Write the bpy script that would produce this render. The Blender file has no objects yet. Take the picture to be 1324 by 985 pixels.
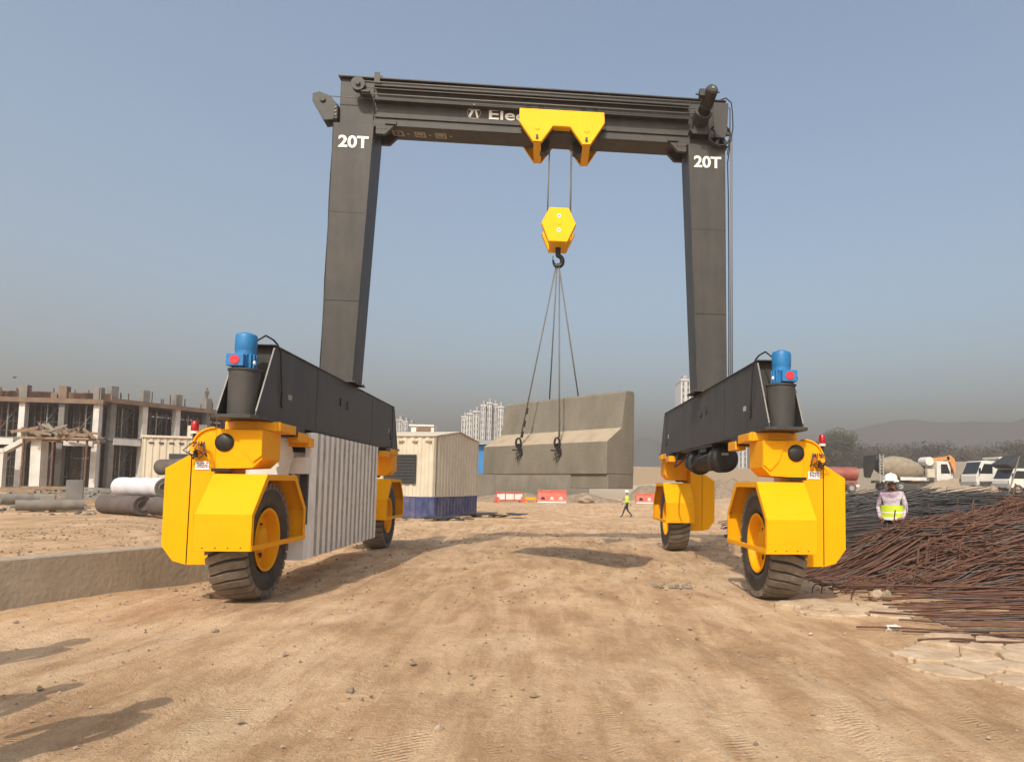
import bpy, bmesh, math, random
import numpy as np
from mathutils import Vector, Matrix, noise
random.seed(7)
R = math.radians
scn = bpy.context.scene
col = scn.collection

# ---------------------------------------------------------------- camera, sky, sun, exposure
cx, cy, cz, yaw, pitch, roll, foc = 0.2811, -12.9713, 1.5006, -0.0923, 0.0704, 0.0142, 908.06
F = Vector((-math.sin(yaw)*math.cos(pitch), math.cos(yaw)*math.cos(pitch), math.sin(pitch)))
RR = Vector((math.cos(yaw), math.sin(yaw), 0)); UU = RR.cross(F)
RR, UU = RR*math.cos(roll)+UU*math.sin(roll), UU*math.cos(roll)-RR*math.sin(roll)
CP = Vector((cx, cy, cz))
cd = bpy.data.cameras.new('camera'); cam = bpy.data.objects.new('camera', cd); col.objects.link(cam)
cam.matrix_world = Matrix.Translation(CP) @ Matrix((RR, UU, -F)).transposed().to_4x4()
cd.sensor_fit = 'HORIZONTAL'; cd.sensor_width = 36; cd.lens = 36*foc/1324
cd.shift_x = -124.4/1324; cd.shift_y = 70.5/1324
cd.clip_start = .1; cd.clip_end = 12000
scn.camera = cam
SUN = Vector((-.28, -.98, 1.0)).normalized()      # towards the sun
w = bpy.data.worlds.new('World'); scn.world = w; w.use_nodes = True
nt = w.node_tree; bg = nt.nodes['Background']
sky = nt.nodes.new('ShaderNodeTexSky'); sky.sky_type = 'NISHITA'; sky.sun_disc = False
sky.sun_elevation = math.asin(SUN.z); sky.sun_rotation = math.atan2(SUN.x, SUN.y)
sky.air_density = 1.0; sky.dust_density = 3.2; sky.ozone_density = .35
stn = nt.nodes.new('ShaderNodeMix'); stn.data_type = 'RGBA'; stn.blend_type = 'MULTIPLY'; stn.inputs[0].default_value = 1
stn.inputs[7].default_value = (1.04, 1.10, 1.04, 1); nt.links.new(sky.outputs[0], stn.inputs[6]); nt.links.new(stn.outputs[2], bg.inputs[0]); bg.inputs[1].default_value = .162
sl = bpy.data.lights.new('sun', 'SUN'); sl.energy = 3.7; sl.angle = R(.6); sl.color = (1, .9, .76)
so = bpy.data.objects.new('sun', sl); col.objects.link(so)
so.rotation_euler = SUN.to_track_quat('Z', 'Y').to_euler()
scn.view_settings.view_transform = 'Standard'; scn.view_settings.look = 'None'
scn.view_settings.exposure = .42; scn.view_settings.gamma = 1
HAZE_D, HAZE_C = .0021, (.71, .605, .54)

def at(x, y, Y):
    """point of the vertical plane Y = const behind a pixel of the photograph (used for far things)"""
    d = F*foc + RR*(x-662-124.39) - UU*(y-492.5-70.5)
    return CP + d*((Y-cy)/d.y)

# ---------------------------------------------------------------- materials
M = {}
def mat(name, c, rough=.6, metal=0., c2=None, scale=3., mix=.5, bump=0., bscale=40., stretch=None, dust=0., spec=.5):
    m = bpy.data.materials.new(name); m.use_nodes = True; t = m.node_tree; b = t.nodes['Principled BSDF']
    b.inputs['Roughness'].default_value = rough; b.inputs['Metallic'].default_value = metal
    b.inputs['Specular IOR Level'].default_value = spec
    b.inputs['Base Color'].default_value = (*c, 1)
    tc = t.nodes.new('ShaderNodeTexCoord'); mp = t.nodes.new('ShaderNodeMapping')
    t.links.new(tc.outputs['Object'], mp.inputs[0])
    if stretch: mp.inputs['Scale'].default_value = stretch
    out = None
    if c2:
        n = t.nodes.new('ShaderNodeTexNoise'); n.inputs['Scale'].default_value = scale; n.inputs['Detail'].default_value = 7
        n.inputs['Roughness'].default_value = .62
        t.links.new(mp.outputs[0], n.inputs[0])
        r = t.nodes.new('ShaderNodeValToRGB'); r.color_ramp.elements[0].position = mix-.14; r.color_ramp.elements[1].position = mix+.16
        r.color_ramp.elements[0].color = (*c, 1); r.color_ramp.elements[1].color = (*c2, 1)
        t.links.new(n.outputs[0], r.inputs[0]); out = r.outputs[0]
    if dust:
        n = t.nodes.new('ShaderNodeTexNoise'); n.inputs['Scale'].default_value = 1.7; n.inputs['Detail'].default_value = 8
        n.inputs['Roughness'].default_value = .7
        t.links.new(tc.outputs['Object'], n.inputs[0])
        mr = t.nodes.new('ShaderNodeMapRange'); mr.inputs[1].default_value = .38; mr.inputs[2].default_value = .78
        mr.inputs[4].default_value = dust
        t.links.new(n.outputs[0], mr.inputs[0])
        mx = t.nodes.new('ShaderNodeMix'); mx.data_type = 'RGBA'
        t.links.new(mr.outputs[0], mx.inputs[0])
        if out: t.links.new(out, mx.inputs[6])
        else: mx.inputs[6].default_value = (*c, 1)
        mx.inputs[7].default_value = (.42, .33, .24, 1)
        out = mx.outputs[2]
    if out: t.links.new(out, b.inputs['Base Color'])
    if bump:
        n = t.nodes.new('ShaderNodeTexNoise'); n.inputs['Scale'].default_value = bscale; n.inputs['Detail'].default_value = 6
        t.links.new(tc.outputs['Object'], n.inputs[0])
        bp = t.nodes.new('ShaderNodeBump'); bp.inputs[0].default_value = bump; bp.inputs['Distance'].default_value = .02
        t.links.new(n.outputs[0], bp.inputs['Height']); t.links.new(bp.outputs[0], b.inputs['Normal'])
    M[name] = m
    return m
mat('grey_paint', (.037, .0365, .037), .5, c2=(.052, .0505, .050), scale=5, mix=.5, stretch=(1, 1, .09), dust=.07, spec=.3)
mat('grey_edge', (.2, .19, .18), .5)
mat('yellow_paint', (.85, .372, .0), .5, c2=(.81, .348, .0), scale=2.2, dust=.03, spec=.12)
mat('bright_yellow', (.95, .50, .002), .5, c2=(.9, .46, .002), scale=2.2, dust=.03, spec=.2)
mat('orange_paint', (.80, .345, .001), .5, dust=.06, spec=.25)
mat('blue_paint', (.006, .14, .38), .45, c2=(.01, .17, .42), scale=6, dust=.05)
mat('red_paint', (.62, .02, .03), .5)
mat('black_rubber', (.022, .02, .019), .75, c2=(.036, .032, .029), scale=9, dust=.22)
mat('tread_rubber', (.12, .10, .08), .9, c2=(.19, .155, .12), scale=12, dust=.4, bump=.4)
mat('black_steel', (.016, .015, .015), .45, metal=.3, c2=(.03, .028, .026), scale=12)
mat('cable', (.02, .02, .02), .55)
mat('wire_rope', (.17, .16, .15), .5, metal=.3, bump=.5, bscale=160)
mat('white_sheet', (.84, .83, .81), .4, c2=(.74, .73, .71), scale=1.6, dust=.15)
mat('shaded_sheet', (.46, .44, .41), .6, c2=(.30, .28, .25), scale=3, dust=.3)  # darker white sheet, carries the shade of the rib grooves
mat('white_paint', (.74, .73, .70), .5, c2=(.62, .60, .56), scale=2, dust=.15)
mat('lettering', (.85, .84, .80), .5)
mat('faded_lettering', (.34, .32, .29), .6)
mat('sunlit_concrete', (.36, .29, .21), .95, c2=(.26, .21, .155), scale=4, mix=.62)  # paler concrete, sunlight on the barrier ledge put into the colour
mat('concrete', (.205, .184, .148), .88, c2=(.14, .126, .10), scale=1.5, bump=.35, bscale=25, stretch=(1, 1, .45))
mat('kerb_concrete', (.38, .33, .26), .9, c2=(.26, .222, .175), scale=1.1, bump=.5, bscale=14)
mat('far_concrete', (.29, .26, .215), .9, c2=(.23, .20, .17), scale=.4)
mat('white_concrete', (.66, .63, .6), .8, c2=(.5, .48, .45), scale=.8)
mat('grey_concrete', (.22, .21, .2), .85, c2=(.15, .14, .13), scale=.9)
mat('brown_form', (.15, .10, .075), .85, c2=(.22, .15, .10), scale=1.2)
mat('timber', (.30, .2, .12), .8, c2=(.2, .13, .08), scale=3)
mat('cream_sheet', (.58, .52, .41), .55, c2=(.51, .45, .36), scale=.8, dust=.25)
mat('navy_sheet', (.02, .035, .13), .5, c2=(.03, .05, .17), scale=2, dust=.35)
mat('louver', (.03, .032, .035), .55)
mat('sky_blue_sheet', (.03, .22, .52), .5, c2=(.03, .19, .46), scale=1)
mat('grey_sheet', (.36, .36, .36), .5, c2=(.28, .27, .26), scale=1)
mat('rust', (.092, .042, .027), .85, c2=(.155, .078, .048), scale=5, bump=.3, bscale=90)
mat('rust_red', (.115, .046, .028), .85, c2=(.07, .034, .025), scale=5)
mat('dark_steel', (.05, .048, .05), .6, c2=(.085, .078, .076), scale=6)
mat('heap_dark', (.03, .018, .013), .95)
mat('red_plastic', (.50, .05, .035), .55, c2=(.58, .12, .08), scale=3, dust=.4)
mat('glass_dark', (.02, .022, .025), .12)
mat('mixer_drum', (.22, .18, .13), .8, c2=(.32, .27, .2), scale=2.2)
mat('truck_red', (.26, .045, .03), .5, dust=.4)
mat('excavator_orange', (.58, .25, .06), .6, dust=.3)
mat('rubber_far', (.03, .03, .03), .8, dust=.4)
mat('dark_tarp', (.028, .032, .032), .7)
mat('white_fabric', (.62, .60, .63), .8, c2=(.54, .52, .55), scale=2)
mat('dark_fabric', (.075, .06, .055), .85, c2=(.12, .095, .08), scale=2.5)
mat('grey_pipe', (.16, .145, .125), .8, c2=(.22, .2, .17), scale=3)
mat('rubble', (.29, .225, .155), .95, c2=(.17, .13, .095), scale=3, bump=.5, bscale=12)
mat('skin', (.28, .14, .09), .6)
mat('hair', (.01, .008, .007), .8)
mat('vest', (.50, .62, .03), .6)
mat('vest_tape', (.75, .75, .7), .4)
mat('shirt', (.60, .54, .58), .85, c2=(.15, .06, .14), scale=6, mix=.48, stretch=(.5, .5, 1.8))
mat('trousers', (.02, .022, .03), .85)
mat('helmet', (.8, .79, .76), .35)
mat('bark', (.08, .055, .04), .9)
mat('leaf_a', (.055, .058, .025), .8, c2=(.075, .075, .035), scale=.3)
mat('leaf_b', (.10, .076, .06), .8, c2=(.065, .058, .035), scale=.3)
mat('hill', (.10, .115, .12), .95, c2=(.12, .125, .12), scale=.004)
mat('tower_white', (.72, .70, .68), .7)
mat('tower_grey', (.42, .39, .37), .7)
mat('stone', (.40, .31, .22), .95, c2=(.27, .2, .14), scale=9, bump=.5, bscale=30)
mat('crust', (.50, .385, .27), .95, c2=(.34, .24, .15), scale=3.5, bump=.5, bscale=22)
mat('pebble', (.22, .15, .10), .95, c2=(.42, .33, .24), scale=6)
mat('beacon_red', (.35, .008, .012), .25)
mat('tower_window', (.09, .10, .11), .3)

# ---------------------------------------------------------------- mesh helpers
class MB:
    def __init__(s): s.v = []; s.f = []; s.m = []; s.mats = []; s.sm = []
    def mi(s, m):
        if m not in s.mats: s.mats.append(m)
        return s.mats.index(m)
    def add(s, vs, fs, m, smooth=False):
        k = len(s.v); s.v += [tuple(v) for v in vs]; i = s.mi(m)
        for f in fs: s.f.append([k+q for q in f]); s.m.append(i); s.sm.append(smooth)
    def box(s, c, d, m, rot=None):
        x, y, z = d[0]/2, d[1]/2, d[2]/2
        vs = [Vector(p) for p in ((-x,-y,-z),(x,-y,-z),(x,y,-z),(-x,y,-z),(-x,-y,z),(x,-y,z),(x,y,z),(-x,y,z))]
        if rot is not None: vs = [rot @ v for v in vs]
        c = Vector(c); s.add([v+c for v in vs], [(0,3,2,1),(4,5,6,7),(0,1,5,4),(1,2,6,5),(2,3,7,6),(3,0,4,7)], m)
        return s
    def b2(s, a, b, m):
        return s.box([(a[i]+b[i])/2 for i in range(3)], [abs(a[i]-b[i]) for i in range(3)], m)
    def prism(s, pts, a, b, m, axis='Y', smooth=False):
        """polygon in the plane normal to axis, from a to b along it"""
        n = len(pts)
        def P(p, t): return {'Y': (p[0], t, p[1]), 'X': (t, p[0], p[1]), 'Z': (p[0], p[1], t)}[axis]
        vs = [P(p, a) for p in pts]+[P(p, b) for p in pts]
        fs = [list(range(n)), list(range(2*n-1, n-1, -1))]
        s.add(vs, fs, m); s.add(vs, [(i, i+n, (i+1) % n+n, (i+1) % n) for i in range(n)], m, smooth)
        return s
    def bar(s, a, b, w_, h_, m):
        a, b = Vector(a), Vector(b); d = b-a
        q = d.to_track_quat('X', 'Z').to_matrix()
        return s.box((a+b)/2, (d.length, w_, h_), m, q)
    def tube(s, pts, r, m, n=8, caps=True, smooth=True):
        pts = [Vector(p) for p in pts]; k = len(pts)
        rs = r if isinstance(r, (list, tuple)) else [r]*k
        vs = []; up = None
        for i, p in enumerate(pts):
            t = (pts[min(i+1, k-1)]-pts[max(i-1, 0)])
            if t.length < 1e-9: t = Vector((0, 0, 1))
            t.normalize()
            if up is None:
                up = t.cross(Vector((0, 0, 1)) if abs(t.z) < .9 else Vector((1, 0, 0))).normalized()
            up = (up - t*up.dot(t)).normalized(); v2 = t.cross(up)
            for j in range(n):
                a = 2*math.pi*j/n; vs.append(p+(up*math.cos(a)+v2*math.sin(a))*rs[i])
        fs = [(i*n+j, i*n+(j+1) % n, (i+1)*n+(j+1) % n, (i+1)*n+j) for i in range(k-1) for j in range(n)]
        s.add(vs, fs, m, smooth)
        if caps: s.add(vs, [list(range(n))[::-1], list(range((k-1)*n, k*n))], m)
        return s
    def cyl(s, a, b, r, m, n=24, r2=None): return s.tube([a, b], [r, r if r2 is None else r2], m, n)
    def lathe(s, prof, c, axis, m, n=32, mats=None):
        """prof: (radius, offset along axis)"""
        ax = Vector(axis).normalized(); u = ax.orthogonal().normalized(); v = ax.cross(u); c = Vector(c)
        vs = [c+ax*h+(u*math.cos(2*math.pi*j/n)+v*math.sin(2*math.pi*j/n))*r for r, h in prof for j in range(n)]
        for i in range(len(prof)-1):
            s.add(vs[i*n:(i+2)*n], [(j, (j+1) % n, n+(j+1) % n, n+j) for j in range(n)], mats[i] if mats else m, True)
        return s
    def build(s, name, parent=None, loc=(0, 0, 0), bevel=0, rotz=0):
        me = bpy.data.meshes.new(name)
        me.from_pydata(s.v, [], s.f); me.update()
        for m in s.mats: me.materials.append(M[m])
        me.polygons.foreach_set('material_index', s.m); me.polygons.foreach_set('use_smooth', s.sm)
        bm = bmesh.new(); bm.from_mesh(me); bmesh.ops.remove_doubles(bm, verts=bm.verts, dist=1e-5)
        bmesh.ops.recalc_face_normals(bm, faces=bm.faces)
        for e in bm.edges:
            if len(e.link_faces) == 2 and e.calc_face_angle(0) > .65: e.smooth = False
        bm.to_mesh(me); bm.free()
        o = bpy.data.objects.new(name, me); col.objects.link(o); o.location = loc; o.rotation_euler.z = rotz
        if parent: o.parent = parent
        if bevel:
            b = o.modifiers.new('bevel', 'BEVEL'); b.width = bevel; b.segments = 2; b.limit_method = 'ANGLE'; b.angle_limit = R(35)
        return o
def build_each(mb, name, parent, bevel=0):
    """every separate piece of mb becomes a part of its own"""
    n = len(mb.v); key = {}; par = list(range(n))
    def find(i):
        while par[i] != i: par[i] = par[par[i]]; i = par[i]
        return i
    for i, v in enumerate(mb.v):
        k = (round(v[0], 4), round(v[1], 4), round(v[2], 4))
        if k in key: par[find(i)] = find(key[k])
        else: key[k] = i
    for f in mb.f:
        for q in f[1:]: par[find(q)] = find(f[0])
    gr_ = {}
    for i, f in enumerate(mb.f): gr_.setdefault(find(f[0]), []).append(i)
    out = []
    for fs in gr_.values():
        m2 = MB(); mp = {}
        for i in fs:
            nf = []
            for q in mb.f[i]:
                if q not in mp: mp[q] = len(m2.v); m2.v.append(mb.v[q])
                nf.append(mp[q])
            m2.f.append(nf); m2.m.append(m2.mi(mb.mats[mb.m[i]])); m2.sm.append(mb.sm[i])
        out.append(m2.build(name, parent, bevel=bevel))
    return out
def tag(o, label=None, cat=None, group=None, kind=None):
    for k, v in (('label', label), ('category', cat), ('group', group), ('kind', kind)):
        if v: o[k] = v
    return o
def thing(name, label, cat, loc=(0, 0, 0), group=None, rz=0):
    o = bpy.data.objects.new(name, None); col.objects.link(o); o.location = loc; o.rotation_euler.z = rz
    o.empty_display_size = .2
    return tag(o, label, cat, group)
def copy_tree(o, parent=None):
    c = o.copy(); col.objects.link(c); c.parent = parent
    for ch in o.children: copy_tree(ch, c)
    return c
def blob(mb, c, r, m, seed=0, n=(10, 6), rough=.3, flat=1.):
    """irregular stone"""
    bm = bmesh.new(); bmesh.ops.create_icosphere(bm, subdivisions=2, radius=1)
    vs = []
    for v in bm.verts:
        k = 1+rough*noise.noise(v.co*1.7+Vector((seed*3.1, seed*1.7, seed)))
        vs.append(Vector(c)+Vector((v.co.x*k*r, v.co.y*k*r, v.co.z*k*r*flat)))
    mb.add(vs, [[v.index for v in f.verts] for f in bm.faces], m)
    bm.free()
def text_mesh(name, txt, size, m, parent, origin, xdir=(1, 0, 0), ydir=(0, 0, 1), depth=.003, bold=.0, width=None, outset=None):
    cu = bpy.data.curves.new(name, 'FONT'); cu.body = txt; cu.size = size; cu.extrude = depth; cu.offset = bold
    o = bpy.data.objects.new(name, cu); col.objects.link(o)
    bpy.context.view_layer.update()
    me = bpy.data.meshes.new_from_object(o.evaluated_get(bpy.context.evaluated_depsgraph_get()))
    bpy.data.objects.remove(o)
    xs = [v.co.x for v in me.vertices]; x0, x1 = min(xs), max(xs)
    k = width/(x1-x0) if width else 1
    X, Yv = Vector(xdir), Vector(ydir); Z = X.cross(Yv); O = Vector(origin)
    for v in me.vertices: v.co = O+X*((v.co.x-x0)*k)+Yv*v.co.y+Z*v.co.z
    me.materials.clear(); me.materials.append(M[m])
    o = bpy.data.objects.new(name, me); col.objects.link(o); o.parent = parent
    return o
def ss(a, b, x):
    t = np.clip((x-a)/(b-a), 0, 1); return t*t*(3-2*t)

# ---------------------------------------------------------------- ground
def kerb_s(x, y):     # signed distance, positive on the terrace side of the kerb wall
    dx, dy = 1.15, 2.39; L = math.hypot(dx, dy)
    return ((x+4.57)*(-dy)+(y+2.02)*dx)/L
def h_np(x, y):
    s = kerb_s(x, y)
    near = ss(.08, .2, s)*(y < -1.7)
    wd = .5+np.clip(y+1.7, 0, 12)*.4
    xb = -4.75-.28*(y+1.7)
    far = ss(0, 1, (xb-x)/wd)*(y >= -1.7)
    t = .47*(near+far)*(1-.2*ss(0, 10, y))
    h = t - .62*ss(16, 30, y)*ss(44, 36, y)*ss(-1, 3, x)*ss(22, 14, x)
    h = h+1.25*ss(26, 52, y)*ss(14, 30, x)+3.6*ss(85, 170, y)*ss(-60, 10, x)
    # soft unevenness, tyre ruts and windrows
    h = h+.02*np.sin(x*1.3+y*.4)*np.sin(y*.9-x*.3)+.012*np.sin(x*3.1+1.7*np.sin(y*.7))*np.cos(y*1.9+x)
    return h
def H(x, y): return float(h_np(np.array([x]), np.array([y]))[0])
def axis(a, b, st, lim, g=1.12):
    v = list(np.arange(a, b+1e-6, st)); s_ = st; lo = []; x = a
    while x > -lim: s_ *= g; x -= s_; lo.append(x)
    hi = []; x = v[-1]; s_ = st
    while x < lim: s_ *= g; x += s_; hi.append(x)
    return np.array(lo[::-1]+v+hi)
xs = axis(-9, 9, .07, 5000); ys = axis(-13.2, 9, .07, 5000)
gx, gy = np.meshgrid(xs, ys); gz = h_np(gx, gy)
nearw = ss(16, 7, np.abs(gx))*ss(16, 6, gy)
rs = np.random.RandomState(3)
def fbm(n, oct_):
    out = np.zeros(gx.shape)
    for o in range(oct_):
        f = n*2**o; a = .5**o; ph = rs.rand(4)*9
        th = rs.rand()*3.1
        u = gx*math.cos(th)+gy*math.sin(th); v_ = -gx*math.sin(th)+gy*math.cos(th)
        out += a*np.sin(u*f+ph[0]+1.3*np.sin(v_*f*.7+ph[1]))*np.sin(v_*f*1.1+ph[2]+1.1*np.sin(u*f*.6+ph[3]))
    return out
gz = gz+nearw*.010*fbm(2.2, 5)
# shallow wheel ruts that fan out from between the bogies
for a_, off in ((.05, -.9), (.12, -1.7), (-.1, .6), (-.22, 1.3), (.2, -2.3), (-.3, 2.1)):
    d_ = gx-(off+a_*(gy+6)*1.1+.12*np.sin(gy*.6+off))
    gz -= nearw*.018*np.exp(-(d_/.17)**2)*(.6+.4*np.sin(gy*2+off))
    gz += nearw*.010*np.exp(-((np.abs(d_)-.27)/.08)**2)
nx, ny = len(xs), len(ys)
me = bpy.data.meshes.new('ground')
vv = np.stack([gx.ravel(), gy.ravel(), gz.ravel()], 1)
ii = np.arange(nx*ny).reshape(ny, nx)
ff = np.stack([ii[:-1, :-1].ravel(), ii[:-1, 1:].ravel(), ii[1:, 1:].ravel(), ii[1:, :-1].ravel()], 1)
me.from_pydata(vv.tolist(), [], ff.tolist()); me.update()
me.polygons.foreach_set('use_smooth', [True]*len(ff))
g = bpy.data.objects.new('ground', me); col.objects.link(g); tag(g, kind='structure')
m = bpy.data.materials.new('dirt'); m.use_nodes = True; t = m.node_tree; b = t.nodes['Principled BSDF']
b.inputs['Roughness'].default_value = .95; b.inputs['Specular IOR Level'].default_value = .2
tc = t.nodes.new('ShaderNodeTexCoord')
def nz(scale, detail=6, rough=.6, sc=(1, 1, 1), rot=0, dist=0):
    mp = t.nodes.new('ShaderNodeMapping'); mp.inputs['Scale'].default_value = sc; mp.inputs['Rotation'].default_value = (0, 0, rot)
    n = t.nodes.new('ShaderNodeTexNoise'); n.inputs['Scale'].default_value = scale; n.inputs['Detail'].default_value = detail
    n.inputs['Roughness'].default_value = rough; n.inputs['Distortion'].default_value = dist
    t.links.new(tc.outputs['Object'], mp.inputs[0]); t.links.new(mp.outputs[0], n.inputs[0]); return n.outputs[0]
def ramp(i, stops):
    r = t.nodes.new('ShaderNodeValToRGB'); e = r.color_ramp.elements
    while len(e) < len(stops): e.new(.5)
    for k, (p, c) in enumerate(stops): e[k].position = p; e[k].color = (*c, 1) if len(c) == 3 else c
    t.links.new(i, r.inputs[0]); return r.outputs[0]
def mixc(f, a, b_, mode='MIX'):
    x = t.nodes.new('ShaderNodeMix'); x.data_type = 'RGBA'; x.blend_type = mode
    for s_, q in ((0, f), (6, a), (7, b_)):
        if hasattr(q, 'is_linked'): t.links.new(q, x.inputs[s_])
        else: x.inputs[s_].default_value = q if s_ == 0 else (*q, 1)
    return x.outputs[2]
c1 = ramp(nz(.55, 8, .65, dist=.4), [(.38, (.33, .215, .125)), (.5, (.44, .30, .18)), (.60, (.60, .45, .30))])
c2 = ramp(nz(2.6, 7, .7, (1, .45, 1), .35), [(.42, (.33, .215, .128)), (.58, (.60, .455, .31))])
c3 = ramp(nz(4.2, 7, .66, (1, .13, 1), -.22, .5), [(.44, (.34, .225, .135)), (.56, (.60, .455, .31))])
base = mixc(.45, c1, c2); base = mixc(.27, base, c3)
pale = ramp(nz(.9, 8, .7, (1, .35, 1), .15, .6), [(.54, (0, 0, 0)), (.63, (1, 1, 1))])
fx = t.nodes.new('ShaderNodeMath'); fx.operation = 'MULTIPLY'; fx.inputs[1].default_value = .55; t.links.new(pale, fx.inputs[0])
base = mixc(fx.outputs[0], base, (.62, .49, .35))
gr = ramp(nz(60, 4, .7), [(.3, (.78, .76, .74)), (.55, (1, 1, 1)), (.75, (1.12, 1.1, 1.08))])
base = mixc(.8, base, gr, 'MULTIPLY')
vo = t.nodes.new('ShaderNodeTexVoronoi'); vo.inputs['Scale'].default_value = 9; t.links.new(tc.outputs['Object'], vo.inputs[0])
sp = ramp(vo.outputs['Distance'], [(.05, (.55, .5, .46)), (.11, (1, 1, 1))])
base = mixc(.35, base, sp, 'MULTIPLY')
wt = t.nodes.new('ShaderNodeTexWave'); wt.inputs['Scale'].default_value = 7.5; wt.inputs['Distortion'].default_value = 3.5; wt.inputs['Detail'].default_value = 3; wt.inputs['Detail Scale'].default_value = 2.5
mpw = t.nodes.new('ShaderNodeMapping'); mpw.inputs['Rotation'].default_value = (0, 0, 1.25); t.links.new(tc.outputs['Object'], mpw.inputs[0]); t.links.new(mpw.outputs[0], wt.inputs[0])
wm = ramp(nz(2.2, 6, .65, (1, .3, 1), .1), [(.56, (0, 0, 0)), (.66, (1, 1, 1))])
wq = t.nodes.new('ShaderNodeMath'); wq.operation = 'MULTIPLY'; t.links.new(wt.outputs['Fac'], wq.inputs[0]); t.links.new(wm, wq.inputs[1])
wk = t.nodes.new('ShaderNodeMath'); wk.operation = 'MULTIPLY'; t.links.new(wq.outputs[0], wk.inputs[0]); wk.inputs[1].default_value = .22
base = mixc(wk.outputs[0], base, (.30, .20, .12))
tint = t.nodes.new('ShaderNodeMix'); tint.data_type = 'RGBA'; tint.blend_type = 'MULTIPLY'; tint.inputs[0].default_value = 1; t.links.new(base, tint.inputs[6]); tint.inputs[7].default_value = (1.16, 1.08, 1.0, 1); tint.clamp_result = False
base = tint.outputs[2]
# greyer, darker churned soil far out
sx = t.nodes.new('ShaderNodeSeparateXYZ'); t.links.new(tc.outputs['Object'], sx.inputs[0])
mr = t.nodes.new('ShaderNodeMapRange'); t.links.new(sx.outputs[1], mr.inputs[0]); mr.inputs[1].default_value = 30; mr.inputs[2].default_value = 110
far = ramp(nz(.05, 6, .6), [(.4, (.34, .27, .205)), (.6, (.50, .42, .33))])
base = mixc(mr.outputs[0], base, far)
t.links.new(base, b.inputs['Base Color'])
ad = t.nodes.new('ShaderNodeMath'); ad.operation = 'ADD'; t.links.new(nz(7, 8, .72), ad.inputs[0])
ml = t.nodes.new('ShaderNodeMath'); ml.operation = 'MULTIPLY'; ml.inputs[1].default_value = .35; t.links.new(nz(55, 5, .6), ml.inputs[0])
t.links.new(ml.outputs[0], ad.inputs[1])
a2 = t.nodes.new('ShaderNodeMath'); a2.operation = 'MULTIPLY_ADD'; t.links.new(wq.outputs[0], a2.inputs[0]); a2.inputs[1].default_value = -.3; t.links.new(ad.outputs[0], a2.inputs[2]); ad = a2
bp = t.nodes.new('ShaderNodeBump'); bp.inputs[0].default_value = 1.; bp.inputs['Distance'].default_value = .06
t.links.new(ad.outputs[0], bp.inputs['Height']); t.links.new(bp.outputs[0], b.inputs['Normal'])
me.materials.append(m); M['dirt'] = m

# pebbles and clods
pb = MB(); rnd = random.Random(5)
for i in range(6500):
    y = -11.5+rnd.random()**1.6*24; x = rnd.uniform(-8, 8)*(.55+.05*(y+12))
    r = rnd.choice([.006, .008, .01, .012, .018]) if y < -4 else rnd.choice([.012, .016, .02, .03])
    if rnd.random() < .012: r = .035
    z = H(x, y)
    k = len(pb.v); vs = []
    for d in ((1,0,0),(0,1,0),(-1,0,0),(0,-1,0),(0,0,.8),(0,0,-.6)):
        s_ = r*rnd.uniform(.6, 1.3); vs.append((x+d[0]*s_, y+d[1]*s_, z+r*.3+d[2]*s_))
    pb.add(vs, [(0,1,4),(1,2,4),(2,3,4),(3,0,4),(1,0,5),(2,1,5),(3,2,5),(0,3,5)], rnd.choice(['pebble', 'stone', 'rubble']))
tag(pb.build('pebbles'), 'small pebbles and clods scattered over the tan dirt', 'pebbles', kind='stuff')

# distant hills
def ridge(name, Y, x0, x1, prof, depth, m_, n=160, lab=None):
    mb = MB(); vs = []; rows = 14
    for j in range(rows+1):
        v = j/rows
        for i in range(n+1):
            u = i/n; x = x0+(x1-x0)*u
            hh = prof(x)*math.sin(math.pi*min(1, v*1.0))*(.93+.14*noise.noise(Vector((x*.006, v*3, 0))))
            hh *= 1+.08*noise.noise(Vector((x*.02, v*5, 3)))
            vs.append((x, Y-depth/2+depth*v, hh-1))
    mb.add(vs, [(j*(n+1)+i, j*(n+1)+i+1, (j+1)*(n+1)+i+1, (j+1)*(n+1)+i) for j in range(rows) for i in range(n)], m_, True)
    o = mb.build(name); tag(o, kind='structure'); return o
ridge('hills', 900, 230, 1700, lambda x: 106*float(ss(150, 500, x))*(1+.035*math.sin(x*.009)+.012*math.sin(x*.028)), 400, 'hill')
ridge('low_hill', 560, 55, 200, lambda x: 34*math.exp(-((x-86)/26)**2)+9, 90, 'hill', 60)

# ---------------------------------------------------------------- the gantry crane
crane = thing('gantry_crane', 'tall grey portal crane on four yellow wheel bogies spanning the dirt yard', 'gantry crane')
def plate_frame(mb, pts, t_, x0, x1, m_):   # polygonal band (ring section) of thickness t_ following pts, open path
    for i in range(len(pts)-1):
        a, b_ = Vector(pts[i]), Vector(pts[i+1]); d = (b_-a).normalized(); nn = Vector((-d.y, d.x))*t_
        mb.prism([a, b_, b_+nn, a+nn], x0, x1, m_, 'X')

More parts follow.
